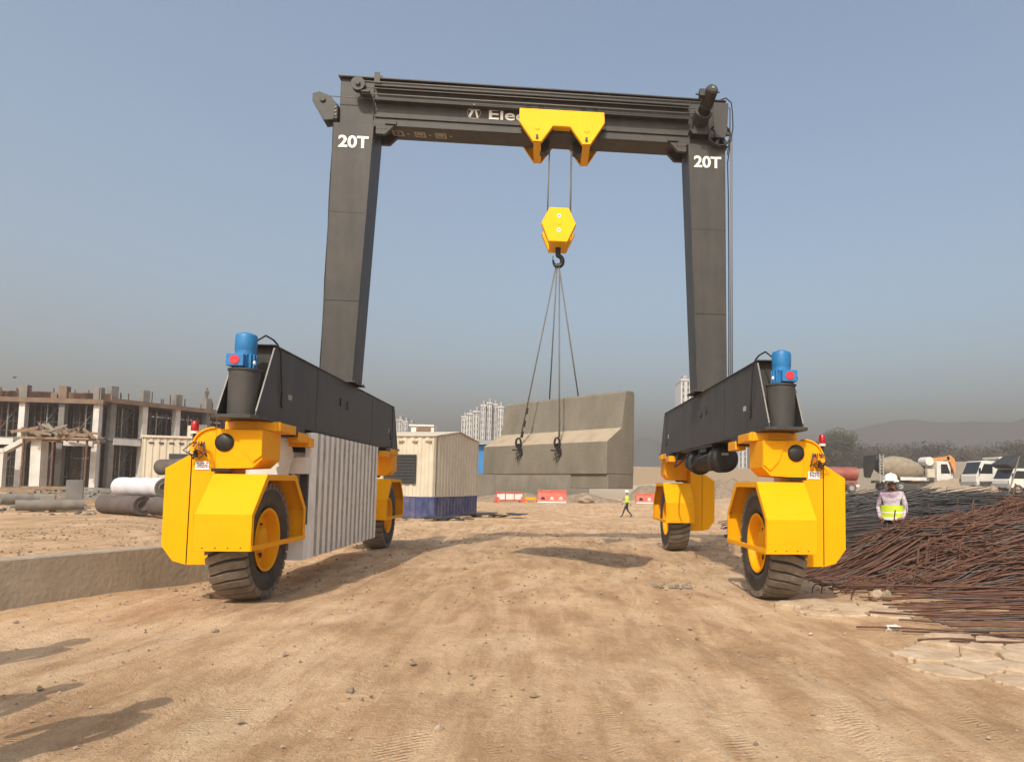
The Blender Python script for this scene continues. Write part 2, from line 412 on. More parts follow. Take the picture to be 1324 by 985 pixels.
def make_bogie():
    """right hand bogie, local origin on the ground below the wheel, x outwards, -y towards the near end"""
    XO = 3.42
    X = lambda v: v-XO
    hb = MB()
    # drop housing outside the wheel
    prof = [(.85,.72),(.85,1.63),(.565,1.81)]
    hb.prism([(X(3.975),.475),(X(4.13),.52),(X(4.265),.70),(X(4.265),1.63),(X(3.975),1.81)], -.46, .46, 'yellow_paint')
    arc = [(X(3.965),1.81)]+[(X(3.965)-.26+.26*math.cos(a), 1.88+.25*math.sin(a)) for a in [k*math.pi/2/7 for k in range(8)]]
    hb.prism([(X(3.965),.475),(X(3.70),.475),(X(3.70),2.12)]+arc[::-1], -.455, .455, 'yellow_paint')
    hb.prism([(X(3.699),1.63),(X(3.26),1.65),(X(3.15),1.76),(X(3.15),2.118),(X(3.699),2.118)], -.452, .13, 'yellow_paint')
    hb.prism([(X(3.97),.5),(X(3.975),.5),(X(3.975),1.8),(X(3.97),1.8)], -.462, -.40, 'black_steel')
    # outer edge flange of the rounded shoulder
    for i in range(1, len(arc)-1):
        a, b_ = arc[i], arc[i+1]
        hb.bar((a[0]+.004, -.40, a[1]+.004), (b_[0]+.004, -.40, b_[1]+.004), .16, .02, 'yellow_paint')
    # raised plate added in the shape of a lit and shadowed area; dark slot above the fender
    hb.prism([(X(3.152),1.80),(X(3.152),2.11),(X(3.46),2.11),(X(3.36),1.84),(X(3.25),1.72)], -.475, -.450, 'yellow_paint')
    hb.b2((X(3.52),-.459,1.60),(X(3.74),-.44,1.64),'black_steel')
    hb.prism([(X(3.66),.62),(X(3.74),.62),(X(3.74),.74),(X(3.66),.74)], -.475, -.455, 'yellow_paint')
    h = hb.build('wheel_housing', bevel=.012)
    # round black cap
    c = MB(); c.lathe([(0,-.03),(.07,-.028),(.10,-.012),(.112,0),(.112,.05)], (X(3.60),-.465,1.955), (0,1,0), 'black_steel')
    c.build('round_cap', h)
    # slewing ring and bracket
    s = MB(); n = 8
    s.prism([(-.02+.37*math.cos(2*math.pi*(k+.5)/n), -.0+.37*math.sin(2*math.pi*(k+.5)/n)) for k in range(n)], 2.125, 2.235, 'orange_paint', 'Z')
    s.cyl((0,0,2.1),(0,0,2.26),.30,'orange_paint')
    s.prism([(X(3.30),2.121),(X(3.09),2.121),(X(3.09),2.242),(X(3.30),2.242)], -.20, .52, 'orange_paint')
    s.b2((X(3.08),.62,2.04),(X(3.24),1.02,2.17),'orange_paint')
    s.b2((X(3.10),.5,2.10),(X(3.5),.9,2.25),'black_steel')
    s.build('slewing_ring', h, bevel=.01)
    # fender: bent sheet over the tyre, open towards the inside
    f = MB(); fp = [(-.93,.68),(-.93,1.10),(-.52,1.57),(.50,1.57),(.93,1.12),(.93,.68)]
    x0, x1 = X(3.06), X(3.69)
    plate_frame(f, fp, -.014, x0, x1, 'yellow_paint')
    inn = [(-.86,.68),(-.86,1.08),(-.47,1.50),(.45,1.50),(.86,1.09),(.86,.68)]
    for i in range(5):
        f.prism([fp[i], fp[i+1], inn[i+1], inn[i]], x0-.012, x0+.004, 'yellow_paint', 'X')
    f.prism(fp, x1-.012, x1+.004, 'yellow_paint', 'X')
    f.b2((x0-.02,-.92,.68),(x0+.01,.92,.74),'yellow_paint')
    for k in range(4): f.cyl((x0+.1+k*.14,-.936,.72),(x0+.1+k*.14,-.925,.72),.009,'black_steel',8)
    f.build('fender', h, bevel=.004)
    # tyre
    ty = MB(); r = .745; wd = .235
    pr = [(.40,-.17),(.43,-.20),(.50,-.232),(.60,-.240),(.655,-.225),(.685,-.195),(.70,-.1),(.703,0),(.70,.1),(.685,.195),(.655,.225),(.60,.240),(.50,.232),(.43,.20),(.40,.17)]
    ty.lathe(pr, (0,0,r), (1,0,0), 'black_rubber', 64)
    N = 34
    for k in range(N):
        a0 = 2*math.pi*k/N; st = 7; vs = []
        for j in range(st+1):
            u = -1+2*j/st; xx = u*.232; sw = .045*abs(u)**1.5+.085*u
            rt = .748-.030*abs(u)**3.0; rb = .66-.02*abs(u)
            for (rr, hw) in ((rb,.078),(rt,.064)):
                for sgn in (-1, 1):
                    aa = a0+sw+sgn*hw
                    vs.append((xx, math.cos(aa)*rr, r+math.sin(aa)*rr))
        fs = []
        for j in range(st):
            q = j*4; fs += [(q+2,q+3,q+7,q+6),(q,q+2,q+6,q+4),(q+1,q+5,q+7,q+3)]
        q = st*4; fs += [(0,1,3,2),(q,q+2,q+3,q+1)]
        ty.add(vs, fs, 'tread_rubber')
    # trim the lowest lugs to the ground
    ty.v = [(a, b_, max(c_, -.004)) for a, b_, c_ in ty.v]
    to = ty.build('tyre', h)
    # rim with dished centre, hub and nuts on the inner face (-x)
    ri = MB()
    ri.lathe([(.405,-.21),(.395,-.225),(.37,-.215),(.355,-.17),(.34,-.10),(.30,-.07),(.22,-.075),(.17,-.10),(.15,-.16),(.09,-.17),(.0,-.17)], (0,0,r), (1,0,0), 'yellow_paint', 48)
    ri.lathe([(.405,.21),(.37,.215),(.34,.10),(.0,.08)], (0,0,r), (1,0,0), 'yellow_paint', 32)
    ri.lathe([(.345,-.105),(.335,-.09),(.325,-.1)], (0,0,r), (1,0,0), 'orange_paint', 32)
    for k in range(10):
        a = 2*math.pi*k/10; p = Vector((-.075, .2*math.cos(a), r+.2*math.sin(a)))
        ri.cyl(p, p+Vector((-.04,0,0)), .016, 'black_steel', 6)
    for k in range(5):
        a = 2*math.pi*k/5+.3; p = Vector((-.08, .26*math.cos(a), r+.26*math.sin(a)))
        ri.cyl(p+Vector((.01,0,0)), p+Vector((-.004,0,0)), .032, 'black_steel', 12)
    ri.build('rim', h)
    for y in (0,):
        hu = MB(); hu.cyl((.1,0,r),(.40,0,r),.16,'black_steel'); hu.build('axle', h)
    return h
def make_front_gear(h):
    """beacon, hoses and warning sticker of the near bogies"""
    X = lambda v: v-3.42
    b_ = MB(); b_.cyl((X(3.98),-.40,1.98),(X(3.98),-.40,2.06),.02,'black_steel',10)
    b_.cyl((X(3.98),-.40,2.06),(X(3.98),-.40,2.09),.045,'white_paint',16)
    b_.lathe([(.04,0),(.045,.03),(.042,.10),(.025,.125),(0,.13)], (X(3.98),-.40,2.09),(0,0,1),'beacon_red',20)
    b_.bar((X(3.98),-.40,1.99),(X(3.90),-.40,1.90),.03,.02,'black_steel')
    b_.build('beacon', h)
    v = MB(); v.b2((X(3.84),-.56,1.83),(X(3.95),-.455,1.93),'yellow_paint'); v.cyl((X(3.9),-.56,1.86),(X(3.9),-.62,1.86),.03,'orange_paint',12)
    for k in range(5):
        a = rnd.uniform(0, 6)
        p0 = Vector((X(3.82+.03*k),-.50,1.90)); p2 = p0+Vector((rnd.uniform(-.1,.1),-.06,-.10-rnd.random()*.06))
        v.tube([p0, p0+Vector((-.04,-.08,.05)), (p0+p2)/2+Vector((-.09+.04*k,-.09,0)), p2, p2+Vector((.03,.06,.01))], .009, 'cable' if k % 2 else 'rust', 6)
    v.cyl((X(3.88),-.56,1.76),(X(3.88),-.56,1.86),.025,'black_steel',10)
    v.build('hydraulic_valve', h)
    s = MB(); s.b2((X(3.76),-.466,1.62),(X(3.92),-.4605,1.72),'lettering')
    for r_ in range(3):
        for k in range(4):
            x = X(3.78)+k*.033; s.b2((x,-.4675,1.645+r_*.024),(x+.02+.008*((k+r_) % 2),-.465,1.656+r_*.024),'blue_paint' if (r_+k) % 2 else 'red_paint')
    s.build('warning_sticker', h)

bog = make_bogie(); make_front_gear(bog)
def copy_b(src, sc, loc, skip=()):
    c = src.copy(); col.objects.link(c); c.parent = crane; c.location = loc; c.scale = sc
    for ch in src.children:
        if ch.name.split('.')[0] in skip: continue
        d = ch.copy(); col.objects.link(d); d.parent = c
    return c
bl = copy_b(bog, (-1, 1, 1), (-3.42, -3.54, 0))
gear = ('beacon', 'hydraulic_valve', 'warning_sticker')
copy_b(bog, (-1, -1, 1), (-3.42, 3.54, 0), gear)
copy_b(bog, (1, -1, 1), (3.42, 3.54, 0), gear)
bog.parent = crane; bog.location = (3.42, -3.54, 0)

def make_beam(sx):
    """lower longitudinal beam, in crane space; sx = -1 left, +1 right"""
    xi, xo = 3.19, 3.63
    X = lambda v: sx*v
    m = MB(); G = 'grey_paint'
    m.b2((X(xi), -3.60, 2.27), (X(xo), 3.60, 3.225), G)
    for xx in (xi-.006, xo+.006):       # side plates project past the box as triangular gussets
        for s in (-1, 1):
            m.prism([(s*3.55,2.285),(s*4.18,2.285),(s*4.16,2.33),(s*3.67,3.20),(s*3.55,3.228)], X(xx-.008), X(xx+.008), G, 'X')
            a, b2_ = (X(xx), s*4.165, 2.33), (X(xx), s*3.68, 3.20)
            m.bar(a, b2_, .02, .006, 'grey_edge')
    m.b2((X(xi-.02), -3.7, 3.225), (X(xo+.02), 3.7, 3.240), G)
    m.b2((X(xi-.015), -3.5, 2.245), (X(xo+.015), 3.5, 2.268), G)
    for s in (-1, 1):
        m.prism([(X(xi-.06),s*3.05),(X(xi-.06),s*4.18),(X(xi+.02),s*4.26),(X(xo-.02),s*4.26),(X(xo+.06),s*4.18),(X(xo+.06),s*3.05)], 2.24, 2.282, G, 'Z')
    o = m.build('lower_beam', crane, bevel=.008)
    # openings with their dark reveal, weld seams, marks on the inner face
    d = MB(); xf = xi-.0145
    def oval(y, z, ry, rz):
        n = 20; pts = [(y+ry*math.cos(2*math.pi*k/n), z+rz*math.sin(2*math.pi*k/n)) for k in range(n)]
        d.prism(pts, X(xf-.002), X(xf+.012), 'black_steel', 'X')
    oval(-3.32, 2.56, .045, .10); oval(-.62, 2.86, .045, .07); oval(-.2, 2.84, .05, .075); oval(3.42, 2.56, .05, .10)
    build_each(d, 'lightening_hole', o)
    s = MB()
    for y in (-1.9, 1.6): s.b2((X(xi-.004), y, 2.28), (X(xi+.002), y+.012, 3.22), G)
    build_each(s, 'weld_seam', o)
    k = MB()
    for j in range(3): k.b2((X(xf+.008), -3.10+j*.05, 2.60), (X(xf+.016), -3.065+j*.05, 2.67), 'faded_lettering')
    k.b2((X(xf+.008), 3.15, 2.60), (X(xf+.016), 3.23, 2.70), 'faded_lettering')
    build_each(k, 'painted_mark', o)
    for s in (-1, 1):
        yc = s*3.96
        c = MB(); c.cyl((X(3.41), yc, 2.28), (X(3.41), yc, 2.84), .185, G, 32); c.cyl((X(3.41), yc, 2.84), (X(3.41), yc, 2.86), .2, G, 32)
        c.build('slew_cylinder', o)
        t_ = MB(); y2 = yc+s*.02
        t_.cyl((X(3.41), y2, 3.03), (X(3.41), y2, 3.27), .122, 'blue_paint', 28)
        t_.lathe([(.122,0),(.126,.01),(.126,.17),(.118,.20),(.06,.225),(0,.23)], (X(3.41), y2, 3.09), (0,0,1), 'blue_paint', 28)
        t_.cyl((X(3.41), y2, 2.86), (X(3.41), y2, 3.03), .105, 'blue_paint', 24)
        for k in range(16):
            a = 2*math.pi*k/16; p = Vector((X(3.41)+.122*math.cos(a), y2+.122*math.sin(a), 2.87)); t_.bar(p, p+Vector((0,0,.17)), .008, .03, 'blue_paint')
        t_.box((X(3.41)+(.05 if sx > 0 else -.05), y2+s*.13, 2.955), (.20, .12, .15), 'blue_paint')
        t_.cyl((X(3.41)+.13*sx, y2+s*.08, 2.94), (X(3.41)+.19*sx, y2+s*.08, 2.94), .03, 'blue_paint', 12)
        t_.cyl((X(3.41)-.14*sx, y2+s*.1, 2.93), (X(3.41)-.16*sx, y2+s*.1, 2.93), .025, 'lettering', 12)
        mo = t_.build('slew_motor', o, bevel=.005)
        r_ = MB(); xx = X(3.41)+(.05 if sx > 0 else -.05)
        r_.cyl((xx, y2+s*.19, 2.955), (xx, y2+s*.20, 2.955), .055, 'red_paint', 24)
        r_.build('red_marker', o)
    c = MB()
    x = X(3.19+.12)
    c.tube([(X(3.3),-3.97,3.22),(X(3.25),-3.8,3.33),(X(3.2),-3.68,3.30),(X(3.18),-3.60,3.26),(X(3.165),-3.5,3.18),(X(3.16),-3.47,2.9),(X(3.165),-3.40,2.62)], .012, 'cable', 8)
    c.build('power_cable', o)
    return o
beamL = make_beam(-1); beamR = make_beam(1)

# legs: tapered box columns
def make_leg(s):
    m = MB(); z0, z1 = 3.24, 7.93
    bi, bo, ti, to = 3.09, 3.65, 2.89, 3.60
    yb, yt = .32, .33
    vs = [(s*bi,-yb,z0),(s*bo,-yb,z0),(s*bo,yb,z0),(s*bi,yb,z0),(s*ti,-yt,z1),(s*to,-yt,z1),(s*to,yt,z1),(s*ti,yt,z1)]
    m.add(vs, [(0,3,2,1),(4,5,6,7),(0,1,5,4),(1,2,6,5),(2,3,7,6),(3,0,4,7)], 'grey_paint')
    m.b2((s*(bi-.06),-.36,3.24),(s*(bo+.03),.36,3.262),'grey_paint')
    for y in (-.3, 0, .3): m.cyl((s*(bi-.035),y,3.25),(s*(bi-.035),y,3.29),.02,'black_steel',6)
    o = m.build('leg', crane, bevel=.008)
    k = MB()
    for z in (4.7, 6.3):
        fr = (z-z0)/(z1-z0); a, b_ = bi+(ti-bi)*fr, bo+(to-bo)*fr
        k.b2((s*a,-.3245-.006,z),(s*b_,-.32,z+.008),'grey_paint')
    build_each(k, 'weld_seam', o)
    return o
legL = make_leg(-1); legR = make_leg(1)
text_mesh('capacity_lettering', '20T', .30, 'lettering', legL, (-3.50, -.336, 7.50), bold=.008, width=.53)
text_mesh('capacity_lettering', '20T', .30, 'lettering', legR, (3.0, -.336, 7.50), bold=.008, width=.52)
cb = MB()
pts = [(-3.615,-.28,7.93)]+[(-3.618-.005*k+.006*math.sin(k*1.9), -.27, 7.9-k*.47) for k in range(10)]+[(-3.668,-.27,3.26)]
cb.tube(pts, .010, 'cable', 6); cb.build('leg_cable', legL)

# girder
gm = MB(); G = 'grey_paint'
gm.b2((-3.53,-.235,7.965),(3.61,.24,8.835),G)
gm.b2((-3.56,-.30,8.836),(3.63,.30,8.862),G)         # top flange
gm.b2((-3.62,-.30,7.932),(-2.86,.34,7.963),G); gm.b2((2.86,-.30,7.932),(3.66,.34,7.963),G)
gm.b2((-2.92,-.285,7.965),(2.92,-.236,8.055),G)       # lower ledge
gm.b2((-2.9,-.262,8.13),(2.9,-.236,8.16),G)
gm.b2((-2.9,-.36,8.40),(2.9,-.236,8.425),G)           # trolley rail shelf
gm.b2((-2.9,-.37,8.66),(2.9,-.236,8.685),G)
for x in (-2.93, 2.93): gm.b2((x-.012,-.262,7.97),(x+.012,-.236,8.83),G)
gi = gm.build('girder', crane, bevel=.006)
rp = MB()
rp.cyl((-3.1,-.44,8.685),(3.1,-.44,8.70),.014,'wire_rope',8); rp.cyl((-3.1,-.44,8.46),(3.1,-.44,8.47),.014,'wire_rope',8)
rp.cyl((-3.1,-.46,8.56),(3.1,-.46,8.565),.009,'wire_rope',8)
rp.cyl((-3.7,-.33,8.43),(-2.6,-.33,8.43),.008,'wire_rope',8)
build_each(rp, 'traverse_rope', gi)
sv = MB()    # end sheave on the left
sv.cyl((-3.15,-.52,8.60),(-3.15,-.49,8.60),.125,G,32); sv.cyl((-3.15,-.43,8.60),(-3.15,-.40,8.60),.125,G,32); sv.cyl((-3.15,-.49,8.60),(-3.15,-.43,8.60),.10,'black_steel',32)
sv.cyl((-3.15,-.56,8.60),(-3.15,-.24,8.60),.045,G,20)
sv.b2((-3.10,-.50,8.46),(-2.95,-.24,8.50),G)
sv.build('end_sheave', gi, bevel=.004)
# bolted corner brackets under the girder
for s in (-1, 1):
    b_ = MB(); b_.prism([(s*2.86,7.96),(s*2.55,7.96),(s*2.70,7.80),(s*2.86,7.80)], -.30, -.22, G)
    b_.prism([(s*2.86,7.96),(s*2.55,7.96),(s*2.70,7.80),(s*2.86,7.80)], .1, .18, G)
    for k in range(3): b_.cyl((s*(2.83-.07*k),-.31,7.90),(s*(2.83-.07*k),-.29,7.90),.014,'black_steel',6)
    b_.b2((s*2.70,-.32,7.985),(s*2.50,-.286,8.05),G)
    build_each(b_, 'corner_bracket', gi)
tb = MB(); tb.b2((-3.05,-.22,8.863),(-2.62,.1,8.90),G); tb.b2((-2.9,-.2,8.9),(-2.8,.05,8.95),G); tb.b2((-2.92,-.31,8.74),(-2.82,-.30,8.95),G)
build_each(tb, 'top_bracket', gi)
# left outboard pulley head
pl = MB()
Lp = [(-3.60,8.00),(-3.78,7.97),(-3.98,8.32),(-3.98,8.46),(-3.86,8.50),(-3.66,8.42),(-3.56,8.30)]
pl.prism(Lp, -.34, -.315, 'black_steel'); pl.prism(Lp, -.10, -.075, G)
pl.cyl((-3.80,-.37,8.36),(-3.80,-.05,8.36),.05,G,20); pl.b2((-3.62,-.33,8.02),(-3.54,-.08,8.30),G)
pl.cyl((-3.80,-.30,8.36),(-3.80,-.12,8.36),.13,'black_steel',28)
for k in range(3): pl.cyl((-3.57,-.345,8.09+.07*k),(-3.57,-.33,8.09+.07*k),.018,'grey_edge',8)
pl.build('rope_pulley', gi, bevel=.004)
# right traverse gear motor standing in front of the girder
gmm = MB(); a = Vector((3.10,-.36,8.36)); b_ = Vector((3.17,-1.12,8.60)); d = (b_-a)
gmm.tube([a, a+d*.28],[.15,.15], G, 24); gmm.tube([a+d*.28, a+d*.33],[.17,.17], G, 24); gmm.tube([a+d*.33, a+d*.50],[.12,.10], 'black_steel', 24)
gmm.tube([a+d*.50, a+d*.55],[.125,.125], G, 24); gmm.tube([a+d*.55, a+d*.96],[.105,.105], G, 24); gmm.tube([a+d*.96, b_],[.105,.08], G, 24)
gmm.tube([b_, b_+d*.015],[.03,.03],'grey_edge',16)
for k in range(14):
    an = 2*math.pi*k/14; q = d.to_track_quat('X','Z').to_matrix(); off = q @ Vector((0,.108*math.cos(an),.108*math.sin(an)))
    gmm.bar(a+d*.58+off, a+d*.94+off, .006, .012, G)
gmm.box(a+d*.72+Vector((-.13,-.02,.05)), (.12,.13,.13), G); gmm.cyl(a+d*.72+Vector((-.16,0,.04)), a+d*.72+Vector((-.25,0,.05)), .015, 'cable', 8)
gmm.cyl(a+d*.85+Vector((.1,0,.02)), a+d*.85+Vector((.16,0,.02)), .012, 'cable', 8)
gmm.b2((2.98,-.40,8.17),(3.26,-.236,8.52),G); gmm.prism([(2.9,8.18),(3.3,8.18),(3.3,8.10),(2.96,8.10)],-.42,-.236,G)
gmm.build('traverse_motor', gi, bevel=.004)
# right end sheave with cover plate
es = MB(); c0 = Vector((3.47,-.40,8.10))
es.lathe([(.20,-.05),(.215,-.05),(.215,-.03),(.185,-.01),(.185,.01),(.215,.03),(.215,.05),(.20,.05)], c0, (0,1,0), G, 40)
for k in range(6):
    an = math.pi*k/3+.2; es.bar(c0, c0+Vector((.195*math.cos(an),0,.195*math.sin(an))), .05, .06, G)
es.cyl(c0+Vector((0,-.07,0)), c0+Vector((0,.16,0)), .05, G, 20)
cp = [(3.28,8.80),(3.28,8.20)]+[(3.45+.12*math.cos(k), 8.08+.12*math.sin(k)) for k in [math.pi+math.pi*j/8 for j in range(9)]]+[(3.60,8.3),(3.66,8.55),(3.62,8.72),(3.50,8.80)]
es.prism([(3.35,8.14),(3.38,8.02),(3.56,8.02),(3.60,8.14),(3.62,8.70),(3.34,8.70)], -.48, -.46, G)
es.b2((3.50,-.46,8.2),(3.56,-.24,8.5),G)
es.build('hoist_sheave', gi, bevel=.004)
cb = MB()
cb.tube([(3.50,-.25,8.87),(3.62,-.30,8.90),(3.72,-.32,8.80),(3.74,-.33,8.60),(3.75,-.33,8.3),(3.70,-.34,8.0),(3.64,-.35,7.6),(3.66,-.34,7.0),(3.67,-.34,6.0),(3.68,-.33,4.4),(3.68,-.33,3.3)], .013, 'cable', 6)
cb.tube([(3.60,-.25,8.75),(3.70,-.30,8.70),(3.69,-.34,8.1),(3.63,-.36,7.75)], .011, 'cable', 6)
build_each(cb, 'girder_cable', gi)
hr = MB(); hr.cyl((3.685,-.40,8.10),(3.70,-.40,3.26),.011,'wire_rope',8); hr.cyl((3.725,-.36,8.10),(3.74,-.36,3.26),.009,'wire_rope',8)
hr.b2((3.64,-.45,3.16),(3.76,-.30,3.29),G)
build_each(hr, 'hoist_rope', gi)
# writing on the girder face and the small signs below it
text_mesh('maker_lettering', 'ElectroMech', .275, 'faded_lettering', gi, (-.845, -.240, 8.235), width=2.14, bold=.004)
for o_ in list(gi.children):
    if o_.name.startswith('maker'): o_.data.materials[0] = M['lettering']
lg = MB(); c0 = Vector((-1.12,-.240,8.34)); n = 28
lg.lathe([(.125,-.002),(.125,.002),(.114,.002),(.114,-.002),(.125,-.002)], c0, (0,1,0), 'faded_lettering', 32)
lg.bar(c0+Vector((-.10,0,.05)), c0+Vector((0,0,.15)), .004, .03, 'lettering'); lg.bar(c0+Vector((.10,0,.05)), c0+Vector((0,0,.15)), .004, .03, 'lettering')
lg.bar(c0+Vector((-.09,0,-.10)), c0+Vector((-.01,0,.06)), .004, .045, 'lettering'); lg.bar(c0+Vector((.07,0,-.11)), c0+Vector((.03,0,.04)), .004, .035, 'lettering')
lg.b2(c0+Vector((-.08,-.002,.04)), c0+Vector((.09,.002,.07)), 'lettering')
lg.build('maker_emblem', gi)
sg = MB(); z = 7.9645
for k, x in enumerate((-2.62, -2.22, -1.84)):
    for a_, b2_, c_, d_ in ((0,0,.20,.03),(0,.17,.20,.20),(0,.03,.03,.17),(.17,.03,.20,.17)):
        sg.b2((x+a_,-.12+b2_,z-.003),(x+c_,-.12+d_,z-.0008),'faded_lettering')
    if k: sg.b2((x+.045,-.075,z-.003),(x+.155,-.02+.03,z-.0008),'faded_lettering')
    else: sg.b2((x+.08,-.04,z-.003),(x+.12,.0,z-.0008),'faded_lettering')
    sg.b2((x+.26,-.04,z-.003),(x+.30,.0,z-.0008),'faded_lettering')
build_each(sg, 'underside_mark', gi)

# trolley
T = [(-.27,8.36),(1.28,8.37),(1.29,8.17),(1.03,7.75),(.89,7.74),(.66,8.06),(.34,8.06),(.13,7.75),(-.02,7.75),(-.27,8.11)]
tr = MB()
for a_, b2_ in ((-.465,-.445),(.42,.44)): tr.prism(T, a_, b2_, 'bright_yellow')
for i in (1, 2, 4, 5, 6, 8, 9):     # narrow edge flanges folded inwards
    p, q = T[i], T[(i+1) % 10]
    if i in (1, 9): w0 = .10
    else: w0 = .07
    tr.bar((p[0],-.445+w0/2,p[1]),(q[0],-.445+w0/2,q[1]),w0,.012,'bright_yellow'); tr.bar((p[0],.42-w0/2,p[1]),(q[0],.42-w0/2,q[1]),w0,.012,'bright_yellow')
for x in (.055, .96):
    tr.cyl((x,-.44,7.80),(x,.42,7.80),.045,'bright_yellow',16); tr.b2((x-.07,-.44,7.742),(x+.07,.42,7.752),'bright_yellow')
tr.b2((.34,-.44,8.05),(.66,-.30,8.07),'bright_yellow')
tro = tr.build('trolley', crane, bevel=.005)
sv = MB()
for x in (.055, .96):
    sv.cyl((x,-.475,8.02+.0*x),(x,-.466,8.02),.05,'bright_yellow',24)
    sv.cyl((x,-.48,7.815),(x,-.455,7.815),.028,'black_steel',8); sv.b2((x-.02,-.475,7.84),(x+.02,-.462,7.875),'black_steel')
build_each(sv, 'trolley_pin', tro)
ts = MB()
for x in (.16, .83):
    ts.cyl((x,-.10,7.86),(x,.10,7.86),.13,'black_steel',28)
build_each(ts, 'rope_sheave', tro)
tg = MB()
for k, x in enumerate((-.12, .12, .9, 1.12)): tg.lathe([(.05,-.02),(.06,-.02),(.05,.02),(0,.02)], (x,-.38,8.46),(0,1,0),'black_steel',20)
build_each(tg, 'trolley_wheel', tro)
for x, xx in ((.285,.27),(.705,.70)):
    for y in (-.14, .14):
        r_ = MB(); r_.cyl((x,y,7.86),(xx,y,6.35),.0125,'wire_rope',8); r_.build('hoist_line', tro)

# hook block
hx = .485
Hh = [(-.175,6.57),(.175,6.57),(.31,6.28),(.155,5.94),(-.175+.0,5.94),(-.315,6.28)]
hk = MB()
for a_, b2_ in ((-.355,-.335),(.31,.33)): hk.prism([(hx+p[0],p[1]) for p in Hh], a_, b2_, 'bright_yellow')
for p, q in ((2,3),(4,5)):
    P, Q = Hh[p], Hh[q]; Q2 = (P[0]+(Q[0]-P[0])*1, P[1]+(Q[1]-P[1])*1)
    hk.bar((hx+P[0],-.26,P[1]),(hx+Q[0],-.26,Q[1]),.16,.012,'bright_yellow'); hk.bar((hx+P[0],.24,P[1]),(hx+Q[0],.24,Q[1]),.16,.012,'bright_yellow')
hk.b2((hx-.175,-.336,5.932),(hx+.155,.312,5.950),'bright_yellow')
hk.b2((hx-.17,-.33,5.95),(hx-.155,.31,6.0),'bright_yellow'); hk.b2((hx-.12,-.33,6.56),(hx+.12,-.2,6.575),'black_steel')
ho = hk.build('hook_block', crane, bevel=.004)
a_ = MB()
for y in (-.14, .14): a_.cyl((hx,y-.03,6.3),(hx,y+.03,6.3),.21,'black_steel',32)
a_.cyl((hx,-.345,6.3),(hx,.32,6.3),.05,'black_steel',16); build_each(a_, 'block_sheave', ho)
st = MB()
st.cyl((hx,-.362,6.30),(hx,-.355,6.30),.052,'bright_yellow',24)
for z in (6.42, 6.15): st.cyl((hx,-.3575,z),(hx,-.3553,z),.036,'lettering',20); 
st.b2((hx-.02,-.360,6.41),(hx+.02,-.357,6.43),'red_paint'); st.b2((hx-.016,-.360,6.14),(hx+.016,-.357,6.16),'black_steel')
build_each(st, 'block_sticker', ho)
hm = MB(); hm.cyl((hx,0,5.95),(hx,0,5.80),.05,'black_steel',16)
pts = [(hx, 0, 5.84)]+[(hx+.085*math.sin(an), .0, 5.68+.10*math.cos(an)) for an in [k*.35 for k in range(0, 15)]]
hm.tube(pts, [.045]*10+[.042,.038,.034,.026,.02,.012][:len(pts)-10], 'black_steel', 12)
hm.tube([(hx-.09,-.0,5.78),(hx-.10,0,5.68),(hx-.02,0,5.60)],.008,'black_steel',6)
hm.build('hook', ho)

# corrugated machinery cover under the left beam
cv = MB(); n = 15; y0, y1 = -2.20, 1.98; prof = []
p_ = (y1-y0)/n
for k in range(n):
    a_ = y0+k*p_
    prof += [(-3.10, a_+p_*.03), (-3.10, a_+p_*.58), (-3.185, a_+p_*.66), (-3.185, a_+p_*.95)]
prof.append((-3.185, y1))
pts = [(x, y) for x, y in prof]+[(-3.23, y1), (-3.23, y0)]
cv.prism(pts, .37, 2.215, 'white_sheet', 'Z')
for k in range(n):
    for j_ in (2, 3): cv.m[2+4*k+j_] = cv.mi('shaded_sheet')  # groove shade painted on the valley and its far wall
cv.b2((-3.95,-2.16,.40),(-3.24,1.95,2.20),'white_sheet')
co = cv.build('machinery_cover', crane)
fr = MB()
fr.b2((-3.60,-2.44,1.60),(-3.13,-2.18,1.84),'white_paint'); fr.prism([(-3.9,1.50),(-3.36,1.50),(-3.36,1.60),(-3.30,1.86),(-3.38,2.20),(-3.60,2.20),(-3.66,1.86),(-3.9,1.66)], -2.48, -2.445, 'white_paint')
fr.b2((-3.98,-2.40,.36),(-3.13,-2.19,.86),'white_sheet'); fr.b2((-3.95,-2.40,.92),(-3.52,-2.19,1.6),'white_sheet')
fr.b2((-3.215,-2.24,.38),(-3.135,-2.205,2.2),'white_sheet')
for x, z in ((-3.62,1.7),(-3.3,1.7),(-3.3,1.84)): fr.cyl((x,-2.427,z),(x,-2.418,z),.014,'grey_edge',8)
fr.build('cover_end_frame', co, bevel=.006)
dk = MB(); dk.b2((-3.24,-2.32,.87),(-3.142,-2.207,1.598),'louver'); dk.b2((-3.50,-2.36,.87),(-3.25,-2.2,1.598),'grey_sheet'); dk.b2((-3.34,-2.39,.87),(-3.30,-2.33,1.598),'white_sheet')
dk.b2((-3.7,-2.28,1.92),(-3.222,-2.2,2.2),'black_steel')
dk.build('cover_end_panel', co)
br = MB(); br.b2((-3.36,-2.52,1.99),(-3.06,-2.34,2.12),'orange_paint'); br.build('orange_bracket', co, bevel=.006)
hg = MB()
for y in (-1.6, -.2, 1.4): hg.b2((-3.55,y-.05,2.2),(-3.3,y+.05,2.248),'black_steel')
hg.b2((-3.3,-2.15,2.215),(-3.17,1.9,2.235),'black_steel')
build_each(hg, 'cover_hanger', co)

